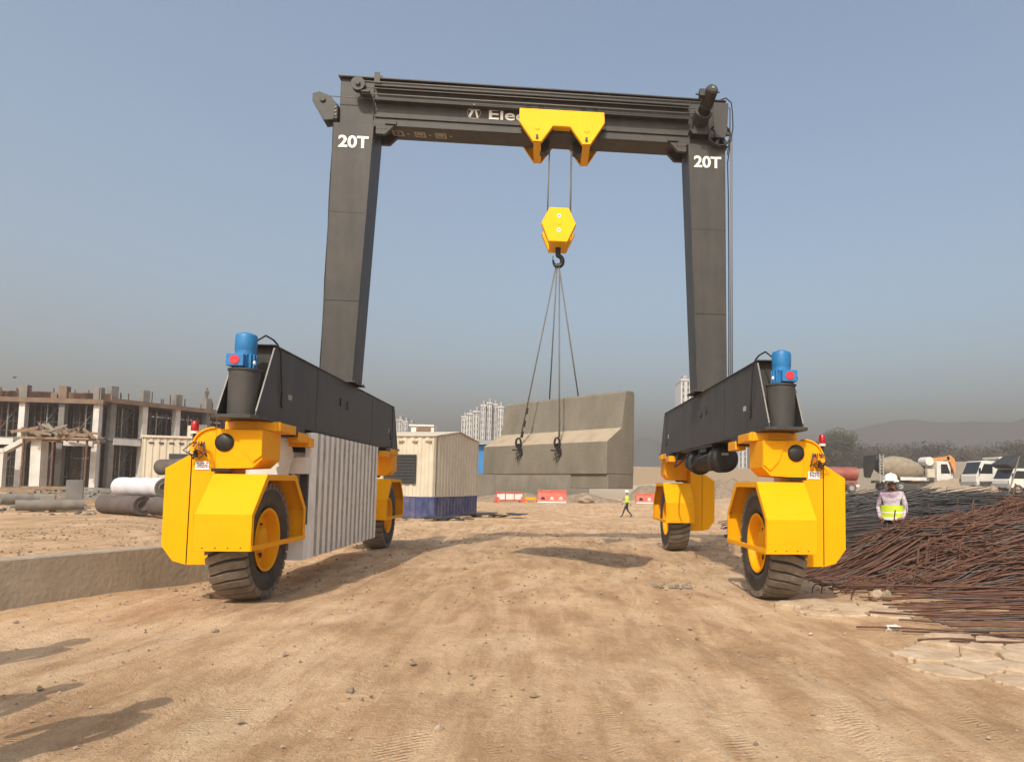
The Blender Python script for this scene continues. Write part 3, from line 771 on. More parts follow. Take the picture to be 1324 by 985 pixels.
# hoist winch under the right beam
wd = MB()
yy = -1.15; xw, zw = 3.40, 1.98
prof = [(0,-.02),(.15,-.02),(.22,0),(.235,.02),(.235,.10),(.20,.12),(.20,.28),(.235,.30),(.235,.36),(.19,.38)]
k = .38
while k < 1.9: prof += [(.19,k),(.175,k+.015),(.19,k+.03)]; k += .045
prof += [(.25,k),(.25,k+.06),(.16,k+.08),(.16,k+.5),(.19,k+.52),(.19,k+.6),(.10,k+.62),(.10,k+1.1),(0,k+1.1)]
wd.lathe(prof, (xw,yy,zw), (0,1,0), 'black_steel', 36)
wo = wd.build('hoist_winch', crane)
wf = MB()
for y in (-.9, .25, 1.0): wf.b2((xw-.15,y-.03,2.05),(xw+.15,y+.03,2.246),'black_steel')
wf.b2((xw-.2,-1.0,2.20),(xw+.2,1.6,2.244),'black_steel'); wf.box((xw-.05,-.2,2.17),(.25,.5,.08),'black_steel')
build_each(wf, 'winch_mount', wo)
wp = MB(); wp.b2((xw-.07,yy-.024,zw+.06),(xw+.05,yy-.018,zw+.10),'faded_lettering'); wp.build('rating_plate', wo)
hs = MB()
hs.tube([(3.3,-.6,2.1),(3.1,-.5,2.0),(3.05,0,1.85),(3.15,.5,2.0),(3.3,.7,2.2)], .02, 'cable', 8)
hs.tube([(3.25,.8,2.2),(3.08,1.0,2.0),(3.05,1.6,1.9),(3.2,2.1,2.2)], .018, 'cable', 8)
build_each(hs, 'winch_hose', wo)

# ---------------------------------------------------------------- lifted concrete barrier and slings
u = Vector((.643, -.766, 0)); nrm = Vector((-.766, -.643, 0))
ctr = Vector((.47, .15, 0))
def bp_(a, n_, z): return ctr + u*a + nrm*n_ + Vector((0, 0, z))
bl_ = MB(); La = 1.86
prof = [(-.20,1.68),(.46,1.68),(.46,2.22),(.12,2.46),(.03,3.06),(-.0,3.10),(-.17,3.10),(-.20,3.06)]
e0 = [bp_(-La+.40-(.10 if p[0] > .2 else 0), p[0], p[1]) for p in prof]; e1 = [bp_(La, p[0], p[1]) for p in prof]
n = len(prof); bl_.add(e0+e1, [list(range(n)), list(range(2*n-1, n-1, -1))]+[(i, i+n, (i+1) % n+n, (i+1) % n) for i in range(n)], 'concrete')
bl_.m[4] = bl_.mi('sunlit_concrete')  # ledge face painted lighter for the sun on its slope
fo = [bp_(a, n_, z) for a in (.95, La-.004) for n_, z in ((-.197,1.44),(.42,1.44),(.42,1.682),(-.197,1.682))]
bl_.add(fo, [(0,1,2,3),(7,6,5,4),(0,4,5,1),(1,5,6,2),(2,6,7,3),(3,7,4,0)], 'concrete')
cbk = bl_.build('concrete_barrier', bevel=.012)
tag(cbk, 'weathered concrete barrier segment with sloping ledge hanging from four slings', 'concrete barrier')
# front lift points: cast hooks on the ledge; back pair hidden behind the top edge
def onplane(px, py, n_):      # pixel to the block plane nrm = n_
    d = F*foc + RR*(px-662-124.39) - UU*(py-492.5-70.5)
    k_ = (n_-(CP-ctr).dot(nrm))/d.dot(nrm); return CP+d*k_
HK = Vector((hx, 0, 5.60))
fr_pts = [onplane(673, 574, .47), onplane(723, 574, .47)]
bk_pts = [onplane(710, 530, -.24), onplane(749, 530, -.24)]
for i, p in enumerate(fr_pts+bk_pts):
    front = i < 2
    s = MB(); top = HK+Vector(((-.03, .03, -.015, .02)[i], (.02 if front else -.02), -.01))
    s.cyl(top, p+Vector((0, 0, .12)), .013, 'wire_rope', 8)
    s.tube([top, HK+Vector((0, 0, .03))], .016, 'wire_rope', 8)
    lab = ['wire sling from the hook to the left clamp on the barrier front', 'wire sling from the hook to the right clamp on the barrier front',
           'wire sling running behind the barrier, left of the two rear ones', 'wire sling running behind the barrier, right of the two rear ones'][i]
    so_ = s.build('wire_sling'); tag(so_, lab, 'sling', 'slings holding the barrier')
    if front:
        f_ = MB()
        for k, fr_ in enumerate((.80, .87, .93)):
            q = top.lerp(p, fr_); f_.cyl(q, top.lerp(p, fr_+.035), .021, 'grey_edge' if i else 'black_steel', 10)
        build_each(f_, 'sling_ferrule', so_)
    sh = MB(); o_ = nrm*(.05 if front else -.04)
    pts = [p+o_+Vector((.05*math.sin(a)*.9, 0, .02+.09*math.cos(a))) for a in [k*math.pi/6 for k in range(12)]]
    sh.tube(pts+[pts[0]], .019, 'black_steel', 8)
    sh.tube([p+o_+Vector((0,0,-.06)), p+o_+Vector((.05,0,-.10)), p+o_+Vector((.06,0,-.18)), p+o_+Vector((0,0,-.22)), p+o_+Vector((-.04,0,-.16))], [.028,.03,.032,.026,.014], 'black_steel', 10)
    sh.cyl(p+Vector((0,0,-.02))-nrm*(.12 if front else -.1), p+o_*1.6+Vector((0,0,-.02)), .026, 'black_steel', 10)
    sh.bar(p+o_+Vector((-.11,0,-.11)), p+o_+Vector((.02,0,-.12)), .02, .03, 'black_steel')
    if front: sh.tube([p+o_+Vector((0,0,-.2)), p+o_*.6+Vector((-.03,0,-.34))], .008, 'cable', 6)
    sh.build('shackle', so_)

# ---------------------------------------------------------------- kerb wall on the left
kd = Vector((1.15, 2.39, 0)).normalized(); kn = Vector((-kd.y, kd.x, 0)); k0 = Vector((-4.57, -2.02, 0))
kw = MB(); ln = [(-9.0, 0), (-5.0, 0), (-2.65, 0), (-1.2, 0), (.12, 0)]
vs = []
for i, (s_, _) in enumerate(ln):
    p = k0+kd*s_
    for n_, z in ((0, -.3), (.012, .555), (.03, .575), (.29, .57), (.30, .54), (.30, -.3)):
        vs.append(p+kn*n_+Vector((0, 0, z)))
fs = [(i*6+j, i*6+j+1, (i+1)*6+j+1, (i+1)*6+j) for i in range(len(ln)-1) for j in range(5)]+[list(range(6)), list(range(len(vs)-6, len(vs)))[::-1]]
kw.add(vs, fs, 'kerb_concrete')
tag(kw.build('kerb_wall'), 'long low concrete retaining wall beside the left front wheel', 'wall')

# cracked pale slabs at the right edge of the track
rnd = random.Random(11)
def clip(poly, p, q):        # keep the side of poly nearer to p than q
    mx_, my_ = (p[0]+q[0])/2, (p[1]+q[1])/2; nx_, ny_ = q[0]-p[0], q[1]-p[1]; out = []
    f = lambda v: (v[0]-mx_)*nx_+(v[1]-my_)*ny_
    for a_, b2_ in zip(poly, poly[1:]+poly[:1]):
        fa, fb = f(a_), f(b2_)
        if fa <= 0: out.append(a_)
        if (fa < 0) != (fb < 0): t_ = fa/(fa-fb); out.append((a_[0]+(b2_[0]-a_[0])*t_, a_[1]+(b2_[1]-a_[1])*t_))
    return out
seeds = []
for _ in range(4000):
    x = rnd.uniform(3.3, 5.5); y = rnd.uniform(-7.9, -3.8)
    if min(((x-4.45)/.85)**2+((y+6.9)/.80)**2, ((x-4.1)/.6)**2+((y+4.45)/.5)**2) > rnd.uniform(.55, 1.1): continue
    if all((x-a_)**2+(y-b2_)**2 > rnd.uniform(.22, .40)**2 for a_, b2_ in seeds): seeds.append((x, y))
for i, (x, y) in enumerate(seeds):
    poly = [(x+.36*math.cos(k*math.pi/5+.2)*rnd.uniform(.7,1.1), y+.30*math.sin(k*math.pi/5+.2)) for k in range(10)]
    for q in seeds:
        if q != (x, y): poly = clip(poly, (x, y), q)
    if len(poly) < 3: continue
    # jagged outline, narrow crack
    pts = []
    for a_, b2_ in zip(poly, poly[1:]+poly[:1]):
        for k in range(3):
            fx_, fy_ = a_[0]+(b2_[0]-a_[0])*k/3, a_[1]+(b2_[1]-a_[1])*k/3
            j_ = .014 if k else .006; pts.append((x+(fx_-x)*.93+rnd.uniform(-j_, j_)*1.3, y+(fy_-y)*.93+rnd.uniform(-j_, j_)*1.3))
    n = len(pts); mb = MB(); z = H(x, y); tx, ty = rnd.uniform(-.05, .05), rnd.uniform(-.05, .05); up = rnd.uniform(.014, .05)
    ring = lambda k, zz: [(x+(p[0]-x)*k, y+(p[1]-y)*k, zz+(p[0]-x)*tx+(p[1]-y)*ty+rnd.uniform(-.002, .002)) for p in pts]
    vs = ring(1, z-.06)+ring(1, z+up-.012)+ring(.955, z+up)+ring(.5, z+up+.004)+[(x, y, z+up+.004)]
    fs = [(r_*n+k, r_*n+(k+1) % n, (r_+1)*n+(k+1) % n, (r_+1)*n+k) for r_ in range(3) for k in range(n)]+[(3*n+k, 3*n+(k+1) % n, 4*n) for k in range(n)]
    mb.add(vs, fs, 'crust', False)
    tag(mb.build('broken_slab'), 'cracked pale crust slab lying in the dirt beside the rusty bars', 'broken slab', 'broken concrete slabs at the edge of the track')

# ---------------------------------------------------------------- rebar heaps
def heap(name, label, zone, mats, count, zf, seed, lens, ang, rad=(.007, .0125), kinks=.15, base=True, bm_='heap_dark', xmin=4.6):
    """zone(r) -> x, y ; zf(x, y) -> surface height of the heap"""
    rr = random.Random(seed); mb = MB()
    for i in range(count):
        x, y = zone(rr); L = rr.uniform(*lens); a = ang[0]+ang[1]*(1.9*noise.noise(Vector((x*.8, y*.8, seed*1.3)))+.55*rr.gauss(0, 1))
        x = max(x, xmin+abs(math.cos(a))*L/2); dep = rr.random()**1.3*.24
        n = max(5, int(L/.32)); r = rr.uniform(*rad); ph = rr.uniform(0, 6); am = rr.uniform(.0, .03); cu_ = rr.gauss(0, .025)
        pts = []
        for k in range(n+1):
            s_ = (k/n-.5)*L; aa = a+cu_*s_
            px = x+math.cos(aa)*s_; py = y+math.sin(aa)*s_
            z = zf(px, py)
            zz = max(z-dep+am*math.sin(s_*1.1+ph), H(px, py)+.012)
            pts.append([px, py, zz])
        # a bar is stiff: smooth its height strongly
        tt = [k/n-.5 for k in range(n+1)]; zm = sum(p[2] for p in pts)/(n+1); sl_ = sum(t_*(p[2]-zm) for t_, p in zip(tt, pts))/sum(t_*t_ for t_ in tt)
        for t_, p in zip(tt, pts): p[2] = max(H(p[0], p[1])+.01, .22*p[2]+.78*(zm+sl_*t_)+.05)
        if rr.random() < kinks:     # bent up end
            e = pts[-1]; pts.append([e[0]+rr.uniform(-.05, .1), e[1]+rr.uniform(-.1, .05), e[2]+rr.uniform(.1, .35)])
        mb.tube(pts, r, rr.choice(mats), 4, True, False)
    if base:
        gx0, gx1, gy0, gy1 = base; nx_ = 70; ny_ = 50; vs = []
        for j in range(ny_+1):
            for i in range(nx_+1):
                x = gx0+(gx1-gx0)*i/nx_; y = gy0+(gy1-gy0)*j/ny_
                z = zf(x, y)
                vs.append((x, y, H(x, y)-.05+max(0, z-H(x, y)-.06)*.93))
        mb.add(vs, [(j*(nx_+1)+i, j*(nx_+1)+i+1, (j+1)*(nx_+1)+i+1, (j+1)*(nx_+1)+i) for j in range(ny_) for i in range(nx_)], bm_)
    return tag(mb.build(name), label, 'rebar heap', kind='stuff')
def front_line(x):            # y of the front foot of the heap at a given x
    return -2.1-.95*(x-5.0) if x < 7 else -4.0-.35*(x-7)
def zf_front(x, y):
    d = y-front_line(x)
    left = float(ss(4.85, 6.6, x+.15*math.sin(y*3)))
    back = float(ss(.35, -.9, y)) if x < 8.6 else float(ss(2.2, -.2, y))
    bump = .10*math.sin(x*1.9+1)+.07*math.sin(y*2.7+x)+.06*math.sin(x*4.3)+.22*noise.noise(Vector((x*1.6, y*1.6, 2)))
    return H(x, y)+max(0, (1.05+.36*float(ss(7.2, 10, x))+bump)*(1-math.exp(-max(0, d)/1.35))*left*back)
def zone_front(r):
    while 1:
        x = r.uniform(5.0, 15); y = r.uniform(-7.5, 1.5)
        if y > front_line(x)-.1 and (r.random() < .4 or x < 10): return x, y
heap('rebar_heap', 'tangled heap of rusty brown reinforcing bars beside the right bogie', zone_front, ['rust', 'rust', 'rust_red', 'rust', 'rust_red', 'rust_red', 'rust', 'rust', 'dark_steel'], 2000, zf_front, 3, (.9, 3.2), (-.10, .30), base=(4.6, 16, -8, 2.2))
def zf_back(x, y):
    left = float(ss(5.2, 7.6, x)); fr_ = float(ss(.55, 2.6, y)); bk = float(ss(10, 7, y))
    return H(x, y)+(1.30+.05*math.sin(x*1.2)+.05*math.sin(y*2.1+x*.7)-.25*float(ss(9.5, 6.5, x)))*left*fr_*bk
heap('rebar_heap', 'dark grey heap of fresh reinforcing bars behind the worker in the white helmet',
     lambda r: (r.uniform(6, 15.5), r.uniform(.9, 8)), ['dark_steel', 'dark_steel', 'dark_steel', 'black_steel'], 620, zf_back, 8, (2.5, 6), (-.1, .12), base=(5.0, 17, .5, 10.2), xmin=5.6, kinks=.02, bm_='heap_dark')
def zf_rear(x, y):
    return H(x, y)+(1.30+.06*math.sin(x*.9+y))*float(ss(9.5, 12.5, x))*float(ss(1.2, 4, y))*float(ss(12, 9, y))
heap('rebar_heap', 'reddish far heap of rusty reinforcing bars running out at the right edge',
     lambda r: (r.uniform(10, 24), r.uniform(1.5, 9)), ['rust_red', 'rust'], 420, zf_rear, 21, (3, 7), (-.05, .12), base=(9, 26, 1, 12.5), xmin=9.5, kinks=.02)
# flat layer of straight bars in front of the heap
def zf_low(x, y):
    d = y-(-5.0-.9*(x-4.6)); e = front_line(x)+.5-y
    return H(x, y)+.03+.10*float(ss(-.1, .8, d))*float(ss(4.3, 5.4, x))
def zone_low(r):
    while 1:
        x = r.uniform(4.8, 9.5); y = r.uniform(-7.6, -3)
        if -6.05 - .25*(x-4.6) < y < front_line(x)+.5: return x, y
heap('rebar_layer', 'flat spread of long straight rusty bars on the ground in front of the heap', zone_low, ['rust', 'rust', 'rust_red', 'rust_red', 'rust', 'dark_steel'], 130, zf_low, 5, (1.0, 3.2), (-.16, .16), base=None, kinks=0)
lb = [((4.02,-5.9),(5.6,-6.35)),((3.62,-5.72),(4.9,-6.0)),((4.15,-4.9),(6.0,-5.5)),((4.3,-5.3),(5.9,-5.7)),((4.25,-6.35),(6.2,-6.75)),((3.95,-6.3),(4.5,-6.38)),((4.9,-2.9),(4.5,-3.6)),((5.4,-2.4),(4.4,-3.3))]
for i, (a_, b2_) in enumerate(lb):
    mb = MB(); P = [Vector((a_[0]+(b2_[0]-a_[0])*k/5, a_[1]+(b2_[1]-a_[1])*k/5+.03*math.sin(k+i), 0)) for k in range(6)]
    for p in P: p.z = H(p.x, p.y)+.035+.01*(i % 3)
    mb.tube(P, .011, 'rust' if i % 2 else 'rust_red', 5)
    tag(mb.build('loose_bar'), 'single rusty bar lying loose on the cracked dirt before the heap', 'rebar', 'loose bars at the foot of the heap')
# bent starter bars sticking out of the heap
for i, (x, y, lab) in enumerate(((5.5,-3.2,'bunch of bent rusty stirrups standing at the left foot of the heap'), (6.35,-2.6,'bunch of upright bent bars sticking out of the middle of the heap'), (4.55,-2.9,'small tangle of bent wire on the ground beside the right front wheel'))):
    mb = MB(); rr = random.Random(40+i); z = max(zf_front(x, y), H(x, y))
    for k in range(7):
        xx, yy = x+rr.uniform(-.4, .4), y+rr.uniform(-.2, .2); hh = rr.uniform(.2, .42)*(1 if i < 2 else .6)
        mb.tube([(xx, yy, z-.05), (xx+.02, yy, z+hh*.6), (xx+.06, yy, z+hh), (xx+.25+.2*rr.random(), yy-.05, z+hh*rr.uniform(.7, 1.1)), (xx+.5+.2*rr.random(), yy-.12, z+hh*rr.uniform(.2, .8))], .010, 'rust', 5)
    tag(mb.build('bent_bars'), lab, 'rebar')
bk = MB(); blob(bk, (4.85,-3.62,H(4.85,-3.62)+.07), .10, 'stone', 3, rough=.5, flat=.8); blob(bk, (5.02,-3.6,H(5.0,-3.6)+.06), .08, 'rubble', 4, rough=.5)
tag(bk.build('rubble_lump'), 'broken lump of brick and mortar at the foot of the rusty heap', 'rubble')
bt = MB(); c0 = Vector((3.92,-5.75,H(3.92,-5.75)+.035)); bt.lathe([(0,0),(.03,.002),(.032,.02),(.032,.12),(.014,.16),(.014,.18),(0,.181)], c0, (1,.2,0), 'white_paint', 14)
tag(bt.build('plastic_bottle'), 'crumpled white plastic bottle lying by the flat layer of bars', 'bottle')
ck = MB()
for k in range(26):
    x, y = 2.25+rnd.gauss(0, .25), -2.5+rnd.gauss(0, .14); r = rnd.uniform(.02, .05); blob(ck, (x, y, H(x, y)+r*.3), r, rnd.choice(['rubble', 'stone', 'grey_pipe']), k, rough=.6, flat=.5)
tag(ck.build('rubble_patch'), 'small patch of broken chips in the dirt between the right wheels', 'rubble', kind='stuff')
for i, (px, py, r, lab) in enumerate(((-1.05,-7.7,.03,'dark fist-sized stone left of the middle of the foreground dirt'), (.6,-9.4,.022,'small dark stone in the bottom middle of the dirt'), (-2.9,-5.6,.035,'small brown stone on the dirt below the left front wheel'), (-4.0,-2.9,.05,'clod of earth at the foot of the wall near the left wheel'), (-3.9,-3.5,.04,'flat clod of earth just before the left front tyre'))):
    mb = MB(); blob(mb, (px, py, H(px, py)+r*.4), r, 'rubble', i, rough=.6, flat=.7); tag(mb.build('stone'), lab, 'stone')

# ---------------------------------------------------------------- people
def person(label, foot, rz, joints, torso='shirt', legs='trousers', helmet=None, vest=None, head_tilt=0., face=True, scale=1., lo=0., armcol=None):
    root = thing('person', label, 'person', foot, rz=rz); root.scale = (scale,)*3
    J = dict(pelvis=(0,0,.93), spine=(0,0,1.15), chest=(0,0,1.33), neck=(0,0,1.47), head0=(0,-.01,1.55), head=(0,-.02,1.66),
             shl=(.18,0,1.40), ell=(.23,.02,1.13), wrl=(.24,-.06,.90), hdl=(.24,-.09,.80),
             shr=(-.18,0,1.40), elr=(-.23,.02,1.13), wrr=(-.24,-.06,.90), hdr=(-.24,-.09,.80),
             hil=(.09,0,.90), knl=(.10,-.02,.49), anl=(.10,.02,.09), tol=(.12,-.16,.04),
             hir=(-.09,0,.90), knr=(-.10,-.02,.49), anr=(-.10,.02,.09), tor=(-.12,-.16,.04))
    J.update(joints)
    RD = dict(pelvis=.13, spine=.125, chest=.145, neck=.058, head0=.07, head=.095, shl=.07, shr=.07, ell=.045, elr=.045, wrl=.032, wrr=.032, hdl=.035, hdr=.035,
              hil=.095, hir=.095, knl=.06, knr=.06, anl=.042, anr=.042, tol=.035, tor=.035)
    E = [('pelvis','spine'),('spine','chest'),('chest','neck'),('neck','head0'),('head0','head'),('chest','shl'),('shl','ell'),('ell','wrl'),('wrl','hdl'),
         ('chest','shr'),('shr','elr'),('elr','wrr'),('wrr','hdr'),('pelvis','hil'),('hil','knl'),('knl','anl'),('anl','tol'),('pelvis','hir'),('hir','knr'),('knr','anr'),('anr','tor')]
    def skin(names, edges, grow=0., squash=1.0):
        bm = bmesh.new(); lay = bm.verts.layers.skin.verify(); vm = {}
        for n_ in names:
            v = bm.verts.new(J[n_]); r = RD[n_]+grow
            v[lay].radius = (r*(1.15 if n_ in ('chest','spine','pelvis') else 1), r*(.85 if n_ in ('chest','spine','pelvis') else 1)); v[lay].use_root = (n_ == 'pelvis' or n_ == names[0]); vm[n_] = v
        for a_, b2_ in edges: bm.edges.new((vm[a_], vm[b2_]))
        me_ = bpy.data.meshes.new('body'); bm.to_mesh(me_); bm.free()
        o = bpy.data.objects.new('tmp', me_); col.objects.link(o)
        o.modifiers.new('skin', 'SKIN').use_smooth_shade = True; sb = o.modifiers.new('sub', 'SUBSURF'); sb.levels = 2; sb.render_levels = 2
        bpy.context.view_layer.update()
        m2 = bpy.data.meshes.new_from_object(o.evaluated_get(bpy.context.evaluated_depsgraph_get())); bpy.data.objects.remove(o)
        return m2
    me_ = skin(list(J), E)
    for q in ('skin', torso, legs, 'hair'): me_.materials.append(M[q])
    Vh = Vector(J['head']); Vn = Vector(J['neck'])
    for p in me_.polygons:
        c = p.center; seg = min(E, key=lambda e: (lambda A, B: (c-(A+(B-A)*max(0, min(1, (c-A).dot(B-A)/max(1e-6, (B-A).length_squared))))).length)(Vector(J[e[0]]), Vector(J[e[1]])))
        s_ = seg[1]
        p.material_index = 1
        if s_ in ('head', 'head0'): p.material_index = 0
        elif s_ in ('hdl', 'hdr'): p.material_index = 0
        elif s_ in ('knl', 'knr', 'anl', 'anr', 'hil', 'hir'): p.material_index = 2
        elif s_ in ('tol', 'tor'): p.material_index = 3
        p.use_smooth = True
    bo_ = bpy.data.objects.new('body', me_); col.objects.link(bo_); bo_.parent = root
    h = MB(); hc = Vh+Vector((0, 0, .03))
    if helmet:
        h.lathe([(.155,-.012),(.150,.0),(.122,.008),(.124,.04),(.112,.09),(.075,.125),(.03,.138),(0,.14)], hc, (0, -.12, 1), helmet, 24)
        h.box(hc+Vector((0,-.14,.0)), (.17,.10,.012), helmet); h.tube([hc+Vector((0,-.10,.09)), hc+Vector((0,0,.146)), hc+Vector((0,.10,.09))], .012, helmet, 6)
        h.build('helmet', root)
    else:
        h.lathe([(.104,-.02),(.112,.02),(.10,.07),(.05,.10),(0,.105)], hc+Vector((0,.02,.0)), (0,.2,1), 'hair', 20); h.build('hair', root)
    if face:
        fc = MB(); y0 = Vh.y-.088
        fc.tube([(Vh.x,y0,Vh.z+.0),(Vh.x,y0-.02,Vh.z-.03),(Vh.x,y0,Vh.z-.04)],[.008,.016,.01],'skin',8)
        for s_ in (-1, 1):
            fc.lathe([(0,-.012),(.013,-.006),(.013,.005)], (Vh.x+s_*.034,y0+.004,Vh.z+.01),(0,1,0),'hair',10)
            fc.tube([(Vh.x+s_*.093,Vh.y+.01,Vh.z+.02),(Vh.x+s_*.102,Vh.y+.02,Vh.z),(Vh.x+s_*.093,Vh.y+.01,Vh.z-.03)],.014,'skin',8)
        fc.box((Vh.x,y0+.006,Vh.z-.065),(.05,.012,.010),'rust_red')
        fc.build('face', root)
    # five fingers on each hand
    for sfx in ('l', 'r'):
        hd = Vector(J['hd'+sfx]); wr = Vector(J['wr'+sfx]); d = (hd-wr).normalized(); sd = Vector((0, 1, 0)) if abs(d.y) < .8 else Vector((0, 0, 1)); sd = (sd-d*sd.dot(d)).normalized(); nn = d.cross(sd)
        fg = MB()
        for k, (L, o_) in enumerate(((.075,-.03),(.085,-.01),(.08,.01),(.06,.03))):
            p = hd+sd*o_; fg.tube([p, p+d*(.03+L*.45), p+d*(.03+L*.8)+nn*.012, p+d*(.03+L)+nn*.03], [.010,.009,.008,.006], 'skin', 6)
        p = hd-sd*.03-d*.03; fg.tube([p, p-sd*.028+d*.02, p-sd*.035+d*.05], [.012,.011,.008], 'skin', 6)
        build_each(fg, 'finger', root)
    if vest:
        vm_ = MB()
        def ring(z, rx, ry, n=20): 
            t_ = (z-J['pelvis'][2])/max(.01, (J['neck'][2]-J['pelvis'][2])); cxy = Vector(J['pelvis']).lerp(Vector(J['neck']), t_)
            return [Vector((cxy.x+rx*math.cos(2*math.pi*k/n), cxy.y+ry*math.sin(2*math.pi*k/n), z)) for k in range(n)]
        zz, mm = vest
        rings = [ring(z, rx, ry) for z, rx, ry in zz]
        for i in range(len(rings)-1):
            n = 20; vm_.add(rings[i]+rings[i+1], [(k, (k+1) % n, n+(k+1) % n, n+k) for k in range(n)], mm[i], True)
        vm_.build('safety_vest', root)
    return root
# worker standing between the heaps: looking down to his right
wz = H(6.95, .1)
person('worker in white helmet, checked shirt and yellow vest standing behind the rusty bars', (6.97, 0.0, wz), R(-35),
       dict(head=(-.01,-.05,1.64), head0=(0,-.03,1.55), elr=(-.26,.04,1.14), wrr=(-.20,-.12,.95), hdr=(-.15,-.2,.93), ell=(.25,.04,1.13), wrl=(.2,-.12,.95), hdl=(.12,-.2,.94)),
       helmet='helmet', vest=([(.92,.215,.155),(.975,.218,.158),(1.0,.215,.156),(1.05,.214,.157),(1.075,.214,.157),(1.12,.21,.155),(1.2,.205,.15)], ['vest_tape','vest','vest','vest_tape','vest','vest']))
pz = H(5.97, 34)
person('small distant person in hi-vis vest and dark trousers walking across the dirt', (5.97, 34, pz), R(-90),
       dict(knl=(.09,-.20,.52), anl=(.09,-.34,.10), tol=(.09,-.5,.05), knr=(-.09,.02,.49), anr=(-.09,.34,.12), tor=(-.09,.22,.04), wrl=(.26,.16,.95), hdl=(.26,.2,.86), wrr=(-.26,-.22,.96), hdr=(-.26,-.28,.88)),
       torso='vest', helmet='helmet', face=False, vest=([(.98,.19,.15),(1.1,.19,.15),(1.15,.2,.155),(1.3,.21,.16),(1.34,.21,.16),(1.44,.15,.11)], ['vest','vest_tape','vest','vest_tape','vest']))
person('tiny distant man in brown clothes standing right of the excavator bucket', (42.72, 55, H(42.7, 55)), R(20), {}, torso='rust', legs='dark_fabric', face=False)
person('tiny workman standing on top of the unfinished building', at(267, 519, 58), R(20), {}, torso='dark_fabric', legs='dark_fabric', face=False, scale=.72)
# bystanders beside the photographer: only their shadows reach the picture
for i, (x, y, rz, s_, lab) in enumerate(((-2.78,-9.60,.2,1.0,'bystander in dark trousers just outside the left edge, nearest the photographer'), (-3.62,-9.1,-.3,.98,'bystander outside the left edge, middle of three'), (-4.5,-7.6,.1,1.0,'bystander outside the left edge, farthest from the photographer'))):
    person(lab, (x, y, H(x, y)), math.pi+rz, dict(ell=(.33,.0,1.18), wrl=(.16,-.16,1.12), hdl=(.08,-.2,1.16)), scale=s_)

# ---------------------------------------------------------------- middle ground, left: rolls, pipes, cabin, unfinished building
def roll(label, a, b_, r, m_, endm, z, cat='roll', name='fabric_roll', grp='rolls and pipes stacked behind the left bogie'):
    a, b_ = Vector(a), Vector(b_); d = (b_-a).normalized()
    mb = MB(); n = 14; L = (b_-a).length
    pts = [a+d*L*k/n+Vector((0, 0, .012*math.sin(k*1.7))) for k in range(n+1)]
    rs_ = [r*(1+.018*math.sin(k*2.3+r*9)) for k in range(n+1)]
    mb.tube(pts, rs_, m_, 28, caps=False)
    for p, s_ in ((a, -1), (b_, 1)):
        mb.lathe([(r*1.0,0),(r*.9,.01*s_),(r*.6,-.02*s_),(r*.55,.01*s_),(r*.3,-.01*s_),(r*.12,-.06*s_),(0,-.06*s_)], p, d, endm, 28)
    return tag(mb.build(name), label, cat, grp)
P = at
def mid(p, q, Y, Y2=None): return at(*p, Y), at(*q, Y if Y2 is None else Y2)
z0 = H(-13, 10)
a, b_ = at(122, 0, 10.6), at(190, 0, 9.6)
roll('dark rolled membrane on the ground under the white roll', (-13.75, 11.2, z0+.30), (-11.95, 10.0, z0+.30), .30, 'dark_fabric', 'dark_fabric', 0)
roll('dark roll lying end-on beside the yellow housing under the white roll', (-11.75, 10.3, z0+.29), (-10.0, 9.3, z0+.29), .29, 'dark_fabric', 'grey_pipe', 0)
roll('bright white roll of fabric lying on the dark rolls', (-13.75, 12.0, z0+.86), (-11.55, 10.4, z0+.86), .31, 'white_fabric', 'grey_pipe', 0)
roll('second pale roll end behind the white roll by the housing', (-11.4, 10.6, z0+.86), (-9.9, 9.7, z0+.86), .29, 'grey_pipe', 'grey_pipe', 0)
roll('thick dark brown pipe lying topmost of the stack before the cream cabin', (-12.25, 11.5, z0+1.52), (-9.9, 10.2, z0+1.56), .26, 'dark_fabric', 'rust', 0, 'pipe', 'steel_pipe')
for i, (x0_, x1_, y_, zz) in enumerate(((20, 108, 653, 0), (38, 110, 660, 0), (0, 60, 646, 0))):
    a, b_ = at(x0_, y_, 11+i*.6), at(x1_, y_-1, 12+i*.6)
    roll(['long grey pipe lying flat at the left, upper one of two', 'long grey pipe lying flat at the left, lower one of two', 'thin grey pipe running out at the left edge of the picture'][i], a, b_, .17, 'grey_pipe', 'grey_pipe', 0, 'pipe', 'concrete_pipe', 'grey pipes on the ground at the left')
for i, (px, py, w_, h_, Y, m_, lab) in enumerate(((96, 645, .5, .68, 14, 'grey_concrete', 'upright grey concrete block standing behind the long pipes'), (62, 651, .4, .3, 12.5, 'far_concrete', 'small pale concrete block lying on the long grey pipe'))):
    p = at(px, py, Y); mb = MB(); mb.box((p.x, p.y, p.z+h_/2), (w_, w_*.8, h_), m_, Matrix.Rotation(.5, 3, 'Z')); tag(mb.build('concrete_block', bevel=.02), lab, 'concrete block')
